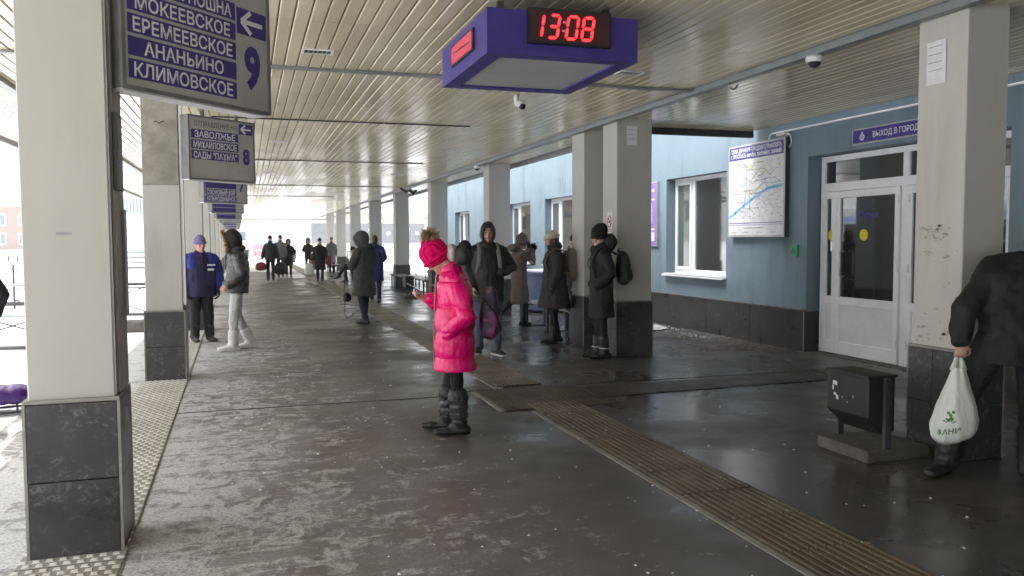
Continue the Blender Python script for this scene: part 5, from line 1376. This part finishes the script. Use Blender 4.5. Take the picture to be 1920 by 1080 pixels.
mb = MB(); mb.box((-.006,-.03,-.06),(.006,.03,.06)); c = p.carry_root('phone','phone pressed to the ear of the woman in the mauve coat','phone'); link('casing', mb.mesh(bevel=.003, M=Matrix.Translation((.095,.14,1.46))), M['black_metal'], c)
tote(p, (.22,.42,.46), .26, .14, .24, M['black_shell'], 'black handbag on the bench behind the phoning woman', loop=.18)

# ---------------------------------------------------------------- woman in the pale cap
M['coat_dark'] = cloth('dark_wool', (.046,.042,.042), .95, .25, 12, .4, 120); M['cap_pale'] = cloth('pale_cap', (.52,.49,.41), .85, .1, 20); M['tan_nylon'] = cloth('tan_nylon', (.15,.125,.105), .6, .2, 7, .3, 30, spec=.4)
p = Person((4.38,11.62), (-.975,.22), 1.66, 'older woman in a pale peaked cap and dark flared coat', look=(4,2), voxel=.009, skin=skin_red,
    elbowL=(-.245,-.03,1.10), wristL=(-.225,.055,.86), elbowR=(.24,-.03,1.1), wristR=(.22,.06,.86), ankleL=(-.09,.03,.085), ankleR=(.09,-.06,.085))
p.body(hands={'L': ((.05,.15,-1),(1,0,0),1,(30,30,20)), 'R': ((-.05,.15,-1),(-1,0,0),-1,(30,30,20))})
p.trousers(M['black_cloth'], r=(.09,.062,.058)); p.shoes(M['boot_black'], shaft=.14, L=.275, sr=.068)
p.coat(M['coat_dark'], hem=.545, chest=(.215,.165), waist=(.21,.175), hemw=(.285,.265), arm=(.092,.080,.064), collar=.05, amp=.013, hemoff=(0,.01))
for n, sg in (('L',1),('R',-1)):
    mb = MB(); hand(mb, p.J['wrist'+n], (.05*sg,.15,-1), (sg,0,0), sg, (30,30,20), 1.18); p.add('glove', fuse(mb, .008, 2), M['coat_dark'])
p.hair(M['hair_brown'], -.05)
mb = MB(); loft(mb, [(p.hl((0,-.008,.035)),.086,.102),(p.hl((0,-.006,.055)),.094,.112),(p.hl((0,-.006,.085)),.098,.116),(p.hl((0,-.010,.115)),.075,.09),(p.hl((0,-.012,.125)),.04,.05)], 18); p.add('cap', fuse(mb,.008,2,p.wr(.003,20)), M['cap_pale'])
pk = MB(); 
v0 = 0; pts = [(-75,.0),(-50,.035),(-25,.055),(0,.062),(25,.055),(50,.035),(75,.0)]
top = [p.hl((.088*math.sin(R(a)), .104*math.cos(R(a))-.008, .046)) for a,_ in pts]; out = [p.hl(((.088+e*.25)*math.sin(R(a)), (.104)*math.cos(R(a))-.008+e, .040-e*.42)) for a,e in pts]
for i in range(6): pk.poly([top[i],top[i+1],out[i+1],out[i]]); pk.poly([top[i]-Vector((0,0,.008)),out[i]-Vector((0,0,.006)),out[i+1]-Vector((0,0,.006)),top[i+1]-Vector((0,0,.008))])
for i in range(6): pk.poly([out[i],out[i+1],out[i+1]-Vector((0,0,.006)),out[i]-Vector((0,0,.006))])
p.add('cap_peak', pk.mesh(), M['cap_pale'])
p.scarf(cloth('plum_scarf', (.045,.03,.034)), r=.078, t=.038, n_=2)
backpack(p, (0,-.29,.98), .31, .20, .42, M['tan_nylon'], M['tan_nylon'], 'tan rucksack worn by the woman in the pale cap', lean=.03)
# black bag and dark figure behind
bg_ = empty('travel_bag', (4.93,12.05,.452), R(8), 'shiny black bag standing on the bench behind the woman in the pale cap', 'bag')
link('pouch', pack_mesh((0,0,0), .38, .24, .30, .012, 9), puffer_mat('black_vinyl', (.014,.014,.016), .3), bg_)
mb = MB(); mb.tube([(-.12,0,.28),(-.09,-.02,.38),(.02,-.03,.41),(.10,-.02,.36),(.13,0,.28)], .010, 6); link('handle', mb.mesh(), M['silver'], bg_, smooth=True)
M['navy'] = cloth('navy_padded', (.014,.018,.038), .6)
p = Person((5.08,12.55), (.3,.95), 1.62, 'dark navy figure mostly hidden behind the column and the woman in black', look=(0,15), voxel=.015)
p.body(face=False); p.trousers(M['black_cloth']); p.shoes(M['boot_black']); p.coat(M['navy'], hem=.60, amp=.012); p.beanie(M['navy'])

# ---------------------------------------------------------------- woman in black with glasses
p = Person((4.40,9.93), (-.965,.26), 1.69, 'woman in a black beanie, glasses and long black coat', look=(0,3), voxel=.009,
    neck=(0,.0,1.44), elbowL=(-.255,-.10,1.12), wristL=(-.185,.105,.955), elbowR=(.25,-.08,1.12), wristR=(.18,.11,.955), ankleL=(-.09,-.03,.085), ankleR=(.085,.04,.085), kneeL=(-.09,.0,.49), kneeR=(.09,.02,.49))
p.body(hands={}, ears=False)
p.trousers(M['black_cloth'], r=(.09,.062,.058)); p.shoes(M['boot_black'], shaft=.16, L=.27, sr=.070, amp=.006)
for n in 'LR':
    an = p.J['ankle'+n]; mb = MB(); mb.tube([an+Vector((.066*math.cos(a),.066*math.sin(a),.055)) for a in [2*math.pi*i/12 for i in range(12)]], .010, 6, close=True); p.add('boot_strap', mb.mesh(), M['silver'], smooth=True)
M['coat_black'] = cloth('black_padded', (.015,.015,.017), .75, .2, 9, .3, 60)
p.coat(M['coat_black'], hem=.535, chest=(.205,.150), waist=(.195,.150), hemw=(.215,.180), arm=(.085,.075,.062), amp=.011)
p.beanie(cloth('black_knit', (.010,.010,.011), .95), low=.012, r=(.090,.110), top=.155, slouch=.5)
p.scarf(M['black_cloth'], r=.088, t=.050, z=-.015, n_=2, fwd=.015); p.lump('hood', (0,-.105,1.515), (.13,.10,.12), M['coat_black'], .014)
gl = MB()
for sx in (-1,1): gl.tube([p.hl((sx*.032+.024*math.cos(a), .104, .008+.018*math.sin(a))) for a in [2*math.pi*i/12 for i in range(12)]], .0026, 5, close=True); gl.tube([p.hl((sx*.056,.102,.012)), p.hl((sx*.078,.0,.012))], .0026, 5)
gl.build('glasses', M['black_metal'], p.root, smooth=True)
sn_ = MB()
for (y_,z_) in ((.165,.86),(.163,.78),(.10,.80)): disc(sn_, y_*0-.10, z_, .010, .172, 8)
sn_.build('button', M['silver'], p.root)
backpack(p, (0,-.285,1.0), .30, .17, .38, M['black_shell'], M['black_shell'], 'black rucksack worn by the woman in black, against the column')

# ---------------------------------------------------------------- grey hooded woman with a hanging camera bag, seen from behind
M['coat_grey'] = cloth('charcoal_wool', (.062,.066,.062), .95, .22, 14, .4, 130); M['jeans_dark'] = cloth('dark_jeans', (.018,.024,.048), .85)
p = Person((2.06,15.5), (-.62,.78), 1.70, 'woman in a grey hooded coat seen from behind, legs crossed', look=(5,22), voxel=.011,
    head=(0,.075,1.575), neck=(0,.0,1.43), elbowL=(-.27,.04,1.10), wristL=(-.06,.235,1.02), elbowR=(.26,.0,1.12), wristR=(.05,.23,1.05), ankleL=(-.02,-.05,.085), ankleR=(.045,.06,.085), kneeL=(-.075,.01,.48), kneeR=(.07,.03,.48))
p.body(hands={'L': ((1,.2,0),(0,-1,0),1), 'R': ((-1,.2,0),(0,-1,0),-1)}, face=False)
p.trousers(M['jeans_dark'], r=(.095,.066,.056)); p.shoes(M['boot_black'], shaft=.12, L=.27)
p.coat(M['coat_grey'], hem=.53, chest=(.215,.155), waist=(.215,.160), hemw=(.245,.20), arm=(.088,.078,.064), collar=.03, amp=.012)
p.hood(M['coat_grey'], open_=48, scale=1.12, backs=1.3, fur=M['coat_grey'], furlen=.03); p.lump('hood_drape', (0,-.05,1.445), (.16,.13,.07), M['coat_grey'], .012)
c = p.carry_root('camera_bag', 'small black bag on a curly strap hanging beside the grey coat', 'bag')
link('pouch', pack_mesh((-.29,.16,.455), .16, .10, .13, .010, 4), M['black_shell'], c)
mb = MB(); mb.tube([Vector((-.34+.012*math.sin(i*1.9), .17+.012*math.cos(i*1.9), .18+.0105*i)) for i in range(72)], .006, 5); link('strap', mb.mesh(), M['black_cloth'], c, smooth=True)
mb = MB(); mb.tube([(-.34,.17,.19),(-.30,.17,.12),(-.22,.14,.14),(-.18,.10,.22)], .006, 5); link('strap', mb.mesh(), M['black_cloth'], c, smooth=True)
# ---------------------------------------------------------------- blue coat behind her
p = Person((3.20,21.9), (.35,.93), 1.69, 'person in a dark blue padded coat seen from behind', look=(0,10), voxel=.014, elbow=(.25,.0,1.1), wrist=(.14,.17,1.02))
p.body(face=False); p.trousers(M['jeans_dark']); p.shoes(M['boot_black']); p.coat(cloth('royal_blue_padded', (.016,.022,.105), .6), hem=.50, chest=(.225,.155), waist=(.22,.16), hemw=(.23,.19), arm=(.095,.085,.068), puff=.008, pitch=.12); p.hair(M['hair_brown']); p.lump('hood', (0,-.10,1.42), (.13,.08,.08), cloth('royal_blue_hood', (.016,.022,.095), .6))
# ---------------------------------------------------------------- seated person
p = Person((3.93,31.5), (-.93,.36), 1.74, 'person in a dark olive coat seated with legs crossed', look=(0,25), voxel=.015,
    pelvis=(0,-.05,.50), chest=(0,.02,.82), neck=(0,.07,1.03), head=(0,.13,1.17), hip=(.09,-.03,.50), shoulder=(.19,.05,.985), elbow=(.26,.10,.72), wrist=(.10,.32,.62),
    kneeL=(-.10,.42,.50), kneeR=(.03,.44,.60), ankleL=(-.10,.38,.085), ankleR=(-.13,.66,.24), footL=(0,1,0), footR=(-.1,1,-.35))
p.body(face=False); p.trousers(M['black_cloth']); p.shoes(M['boot_black'], shaft=.12)
p.coat(cloth('dark_olive', (.034,.034,.027)), hem=.46, chest=(.215,.155), waist=(.21,.16), hemw=(.22,.19), arm=(.092,.082,.064)); p.beanie(M['black_cloth']); p.lump('hood', (0,-.02,1.03), (.15,.10,.08), cloth('olive_hood', (.03,.03,.025)))
tote(p, (.0,.33,.62), .30, .14, .10, M['tan_nylon'], 'pale bag on the lap of the seated person', loop=.02)

# ---------------------------------------------------------------- woman in blue workwear behind the second column
M['work_navy'] = cloth('work_navy', (.018,.016,.060), .7); M['work_blue'] = cloth('work_royal_blue', (.022,.035,.24), .7); M['lilac_knit'] = knit('lilac_knit', (.22,.19,.38)); M['felt_grey'] = cloth('grey_felt_boot', (.05,.05,.052), .95)
p = Person((-.70,13.62), (.26,-.965), 1.61, 'woman in lilac hat and two tone blue work jacket behind the second column', look=(12,-2), voxel=.010, skin=skin_red,
    shoulder=(.20,-.01,1.345), elbowL=(-.285,-.03,1.10), wristL=(-.27,.05,.86), elbowR=(.27,-.03,1.1), wristR=(.25,.05,.86), ankleL=(-.13,-.02,.085), ankleR=(.11,.0,.085), footL=(-.25,1,0))
p.body(hands={'L': ((0,.15,-1),(1,0,0),1), 'R': ((0,.15,-1),(-1,0,0),-1)})
p.trousers(M['black_cloth'], r=(.11,.085,.075)); p.shoes(M['felt_grey'], shaft=.17, L=.28, w=.055, sr=.080)
p.coat(M['work_navy'], hem=.74, chest=(.245,.17), waist=(.245,.175), hemw=(.255,.185), arm=(.098,.088,.070), collar=.045, amp=.012)
for n, sg in (('L',-1),('R',1)):
    sh, el, w_ = p.J['shoulder'+n], p.J['elbow'+n], p.J['wrist'+n]; mb = MB(); limb(mb, [sh+Vector((-.02*sg,0,.015)), sh+(el-sh)*.5, el, el+(w_-el)*.85], [.106,.100,.094,.078], 14, (0,1,0)); p.add('sleeve', fuse(mb,.010,3,p.wr(.011,11)), M['work_blue'])
    mb = MB(); loft(mb, [(Vector((.125*sg,.075,1.16)),.095,.075),(Vector((.125*sg,.06,1.25)),.09,.085),(Vector((.115*sg,.02,1.335)),.075,.07)], 14); p.add('shoulder_panel', fuse(mb,.010,3,p.wr(.005,11)), M['work_blue'])
    mb = MB(); hand(mb, w_, (0,.15,-1), (-sg,0,0), sg*-1 if False else (1 if sg<0 else -1), (35,35,20), 1.25); p.add('glove', fuse(mb,.008,2), M['black_cloth'])
box('name_tag', (-.17,.152,1.10), (-.075,.162,1.135), M['paper'], p.root); tx = MB()
for k in range(6): tx.box((-.185+.02*k,.157,1.175),(-.185+.02*k+.013,.166,1.20))
tx.build('chest_print', M['sign_white'], p.root)
zp = MB(); zp.box((-.012,.160,.72),(.012,.172,1.34)); p.add('placket', zp.mesh(), M['work_navy'])
p.beanie(M['lilac_knit'], low=.022, r=(.088,.108), top=.135, rim=.012)
# ---------------------------------------------------------------- fur hood and white trousers
M['leather_grey'] = puffer_mat('dark_leather', (.040,.040,.043), .36); M['pale_denim'] = cloth('pale_denim', (.46,.46,.47), .85, .12, 10); M['boot_white'] = cloth('white_boot', (.62,.60,.59), .7, .08, 10); M['fur_ginger'] = cloth('ginger_fur', (.30,.165,.07), .95, .4, 40)
p = Person((-.16,12.45), (-.97,-.10), 1.68, 'person in a fur hooded dark jacket, pale trousers and white boots', look=(-4,8), voxel=.009,
    pelvis=(0,-.01,.93), chest=(0,-.03,1.23), neck=(0,-.0,1.435), head=(0,.055,1.575), elbowL=(-.255,-.06,1.11), wristL=(-.19,.135,.935), elbowR=(.25,-.05,1.11), wristR=(.19,.13,.94), ankleL=(-.10,.075,.085), ankleR=(.10,-.19,.10), kneeL=(-.095,.055,.49), kneeR=(.095,-.01,.49), footR=(.1,1,-.08))
p.body(hands={'L': ((.15,.7,-.7),(1,0,0),1,(40,45,30)), 'R': ((-.1,.6,-.8),(-1,0,0),-1,(40,45,30))}, ears=False)
p.trousers(M['pale_denim'], r=(.095,.068,.060)); p.shoes(M['boot_white'], shaft=.15, L=.285, w=.055, sr=.078, quilt=.006, sole=M['sole_white'])
p.coat(M['leather_grey'], hem=.82, chest=(.215,.155), waist=(.205,.155), hemw=(.205,.155), arm=(.090,.080,.062), collar=.05, amp=.008, puff=.014, pitch=.10)
p.hood(M['black_shell'], open_=52, scale=1.12, fur=M['fur_ginger'], rim_mt=M['fur_ginger'], furlen=.075)
p.lump('hood_drape', (0,-.03,1.45), (.13,.11,.06), M['black_shell'])

# ---------------------------------------------------------------- man bending with a carrier bag at the right edge
p = Person((4.50,4.02), (.36,.93), 1.76, 'man in black bending away with a white carrier bag at the right edge', look=(-20,35), voxel=.010,
    pelvis=(.11,-.03,.90), chest=(.10,.06,1.19), neck=(.23,.18,1.33), head=(.37,.25,1.42), shoulderL=(-.01,.07,1.245), shoulderR=(.37,.06,1.22), elbowL=(-.20,-.01,1.05), wristL=(-.225,-.03,.86), elbowR=(.48,.24,1.0), wristR=(.36,.44,.95),
    hipL=(-.02,-.02,.88), hipR=(.21,-.03,.88), kneeL=(-.135,.12,.49), kneeR=(.225,.0,.49), ankleL=(-.20,.17,.085), ankleR=(.19,-.085,.085), footL=(-.73,-.60,0), footR=(.25,-.15,0) if False else (.55,.9,0))
p.body(hands={'L': ((.02,.06,-1),(.25,.95,.1),1,(55,75,45))}, face=False)
p.trousers(M['black_cloth'], r=(.105,.080,.072), amp=.010); p.shoes(M['boot_black'], shaft=.22, L=.30, w=.056, sr=.088, amp=.006)
p.coat(cloth('black_blouson', (.013,.013,.0145), .7, .2, 9, .3, 50), hem=.73, chest=(.225,.155), waist=(.215,.155), hemw=(.215,.155), arm=(.088,.080,.058), collar=.04, amp=.016)
p.beanie(M['black_cloth'])
mb = MB(); w_ = p.J['wristL']; el = p.J['elbowL']; limb(mb, [w_+(el-w_)*.10, w_+(el-w_)*.02], [.058,.052], 12); p.add('cuff', fuse(mb,.008,2), M['hair_dark'])
# carrier bag: creased sack under two twisted handles
c = p.carry_root('carrier_bag', 'white plastic carrier bag with green print held by the bending man', 'bag')
hx, hy, hz = w_.x+.005, w_.y+.035, w_.z-.105
def bagp(u, v):           # u 0..1 round, v 0 bottom .. 1 top
    prof_ = [(0,.07),(.04,.110),(.12,.134),(.28,.138),(.48,.116),(.66,.086),(.80,.066),(.90,.052),(1,.036)]
    for (a,ra),(b,rb) in zip(prof_[:-1], prof_[1:]):
        if v <= b: rad = ra+(rb-ra)*(v-a)/(b-a); break
    g = 2*math.pi*u; f = 1+ .07*noise.noise(Vector((math.cos(g)*2.6, math.sin(g)*2.6, v*2.2)))+(.03+.10*max(0,v-.3))*math.sin(7*g+4*v)+.05*abs(math.sin(3*g+9*v+2*noise.noise(Vector((g,v*3,1)))))*(1-v)+.035*noise.noise(Vector((math.cos(g)*9, math.sin(g)*9, v*7)))
    e = Vector((rad*f*math.cos(g), rad*.72*f*math.sin(g), 0)); sag = .022*math.cos(g)*(1-v)
    return Vector((hx-.02*(1-v), hy+.0, hz-.535+.475*v+sag))+e
mb = MB(); nu, nv = 48, 30
for j in range(nv+1):
    for i in range(nu): mb.v.append(tuple(bagp(i/nu, j/nv)))
for j in range(nv):
    for i in range(nu): mb.f.append((j*nu+i, j*nu+(i+1)%nu, (j+1)*nu+(i+1)%nu, (j+1)*nu+i)); mb.mi.append(0)
mb.f.append(tuple(reversed(range(nu)))); mb.mi.append(0)
def film():
    t = NT('carrier_film'); v = t.pos(obj=True); a = t.noise(t.pos((1,1,.35), obj=True), 16, 5, .6, 1.2); t.col((.66,.70,.66)); t.rough(.32); t.p.inputs['Subsurface Weight'].default_value = .25; t.p.inputs['Subsurface Radius'].default_value = (.05,.05,.05); t.bump(a, .6, .014); return t.m
link('sack', mb.mesh(), film(), c, smooth=True); BF = c.children[0].data.materials[0]
for sx in (-1,1):
    q = MB(); loft(q, [(Vector((hx+sx*.028,hy,hz-.075)),.028,.012),(Vector((hx+sx*.022,hy,hz-.03)),.016,.010),(Vector((hx+sx*.012,hy+.002,hz+.012)),.011,.010),(Vector((hx,hy+.004,hz+.028)),.011,.011)], 10); link('handle', q.mesh(), BF, c, smooth=True)
M['green_print'] = mat('green_print', (.10,.24,.07), .5, .1, 8)
def on_bag(name, body, uc, vc, hgt):
    me = text_mesh(body, .02).copy()
    for v in me.vertices:
        x, y = v.co.x*hgt/.73, (v.co.y-.36)*hgt/.73; P = bagp((uc + x/.80)%1.0, vc+y/.475+x*.25); n = Vector((P.x-hx, (P.y-hy)*2.2, 0)).normalized(); v.co = P+n*.0025
    link(name, me, M['green_print'], c)
on_bag('lettering', 'ФАНИ', .655, .19, .034)
for k,(du,dv) in enumerate(((0,.40),(.02,.44),(-.02,.43),(.01,.36),(-.012,.34))):
    mb = MB(); P0 = bagp((.665+du)%1, dv); n = Vector((P0.x-hx,(P0.y-hy)*2.2,0)).normalized(); sd_ = n.cross(Vector((0,0,1))); up_ = sd_.cross(n)*-1
    if up_.z < 0: up_ = -up_
    mb.poly([P0+n*.004+sd_*(.010*math.cos(a))+up_*(.011*math.sin(a)) for a in [2*math.pi*i/10 for i in range(10)]]); mb.build('leaf_print', M['green_print'], c)
for k in range(5):
    mb = MB(); a_ = R(30+30*k); P0 = bagp(.665, .29); n = Vector((P0.x-hx,(P0.y-hy)*2.2,0)).normalized(); sd_ = n.cross(Vector((0,0,1)))
    d = sd_*math.cos(a_)+Vector((0,0,1))*math.sin(a_); o_ = n.cross(d)*.003
    mb.poly([P0+n*.004+d*.018-o_, P0+n*.004+d*.018+o_, P0+n*.006+d*.042+o_, P0+n*.006+d*.042-o_]); mb.build('ray_print', M['green_print'], c)

# ---------------------------------------------------------------- far walkers
def walker(pos, face, H, label, coatm, hem, trm, hatm=None, hoodm=None, look=(0,0), stride=.16, vox=.016, face_on=False, **kw):
    ck_ = dict(chest=(.178,.13), waist=(.172,.13), hemw=(.19,.15), arm=(.074,.066,.054)); ck_.update({k: kw.pop(k) for k in list(kw) if k in ('hemw','waist','chest')})
    a = dict(elbow=(.215,-.03,1.09), wrist=(.205,.05,.86), ankleL=(-.09,stride,.085), ankleR=(.09,-stride,.10), kneeL=(-.09,stride*.75,.49), kneeR=(.09,-.02,.49)); a.update(kw)
    p = Person(pos, face, H, label, look=look, voxel=vox, **a); p.body(hands=None, face=face_on); p.trousers(trm); p.shoes(M['boot_black'], shaft=.12); p.coat(coatm, hem=hem, collar=.075, **ck_)
    if hatm: p.beanie(hatm)
    if hoodm: p.hood(hoodm, scale=1.1)
    return p
M['dark_grey_coat'] = cloth('dark_grey_coat', (.030,.030,.031)); M['maroon_coat'] = cloth('maroon_black', (.022,.014,.018)); M['red_bag'] = cloth('red_leather', (.16,.018,.03), .5); M['mid_grey'] = cloth('mid_grey_coat', (.12,.125,.125))
p = walker((.85,33.8), (0,1), 1.76, 'broad man walking away with a red bag in one hand', M['dark_grey_coat'], .78, M['black_cloth'], M['black_cloth'], chest=(.20,.15), waist=(.205,.15), hemw=(.205,.155), elbow=(.255,-.03,1.08), wrist=(.30,.04,.84))
tote(p, (-.36,.06,.46), .42, .2, .26, M['red_bag'], 'red shopping bag carried by the broad man walking away', loop=.14); tote(p, (.38,.06,.30), .46, .2, .40, M['black_shell'], 'large black bag carried by the broad man walking away', loop=.16)
p = walker((1.36,37.3), (.1,1), 1.80, 'second man walking away, just beyond the broad man', M['mid_grey'], .80, M['dark_grey_coat'], M['black_cloth'])
p = walker((1.71,37.5), (-.05,-1), 1.62, 'woman in a knee length dark coat and hood walking closer at centre', M['maroon_coat'], .52, M['jeans_dark'], None, M['maroon_coat'], hemw=(.21,.18), elbow=(.27,.02,1.1), wrist=(.17,.16,1.02), stride=.05)
p = walker((2.82,41.5), (-.1,-1), 1.66, 'woman in a short dark jacket holding a bag, second in the approaching group', cloth('brown_black', (.035,.022,.02)), .78, M['black_cloth'], None, M['maroon_coat'], elbow=(.26,.03,1.1), wrist=(.13,.17,1.08))
tote(p, (-.25,.1,.3), .26, .12, .32, M['red_bag'], 'small red bag hanging beside the approaching woman in the short jacket')
p = walker((2.66,32.7), (-.1,-1), 1.64, 'woman in a wide black coat walking closer with bags', M['black_cloth'], .46, M['jeans_dark'], M['maroon_coat'], None, hemw=(.235,.19), chest=(.20,.145), waist=(.195,.15), elbow=(.25,-.02,1.08), wrist=(.27,.06,.86), stride=.12)
tote(p, (-.33,.04,.66), .24, .16, .30, M['red_bag'], 'red handbag on the arm of the woman in the wide black coat', loop=.2)
c = p.carry_root('carrier_bag', 'small white carrier bag carried by the woman in the wide black coat', 'bag'); link('sack', pack_mesh((.40,.06,.26), .36, .22, .42, .015, 6), BF, c); mb = MB(); mb.tube([(.33,.06,.66),(.36,.06,.82),(.40,.06,.82),(.45,.06,.66)], .012, 5); link('handle', mb.mesh(), BF, c, smooth=True)
p = walker((3.84,40.4), (.2,.97), 1.72, 'person in a long grey coat seen from behind near the far columns', M['mid_grey'], .50, M['black_cloth'], M['mid_grey'], None, hemw=(.21,.17), stride=.02)
p = walker((-.35,25.5), (0,1), 1.66, 'dark figure hidden behind the fur hooded person', M['dark_grey_coat'], .70, M['black_cloth'], M['dark_grey_coat'], stride=.03)
# ---------------------------------------------------------------- passer-by at the left edge pulling a purple sled
M['purple_quilt'] = puffer_mat('purple_quilt', (.045,.008,.12), .35)
p = walker((-2.25,7.75), (-.4,.9), 1.68, 'dark coated passer-by cut off by the left edge', cloth('dark_navy_coat', (.012,.011,.02)), .62, M['black_cloth'], M['black_cloth'], vox=.012, elbowR=(.30,-.08,1.12), wristR=(.22,-.02,.90), chest=(.22,.155))
sl = empty('sled', (-2.32,8.62,-.02), R(14), 'sled with a purple quilted seat on the snow at the left edge', 'sled')
mb = MB(); 
loft(mb, [((-.46+.04*i,0,.165),.20*(1 if i<19 else .93-.06*(i-19)),(.084 if i%4 else .074)*(1 if i<19 else .93-.08*(i-19))) for i in range(23)], 18, (0,1,0), e=3.4); link('seat', fuse(mb, .010, 1), M['purple_quilt'], sl)
for sy_ in (-.16,.16): q = MB(); q.tube([(-.5,sy_,.02),(.42,sy_,.02),(.52,sy_,.06),(.56,sy_,.14)], .012, 6); link('runner', q.mesh(), M['dark_metal'], sl, smooth=True)
q = MB(); 
for x_ in (-.3,.25):
    for sy_ in (-.16,.16): q.bar((x_,sy_,.02),(x_,sy_*.9,.14),.02)
link('strut', q.mesh(), M['dark_metal'], sl)
bpy.data.scenes.remove(WS)
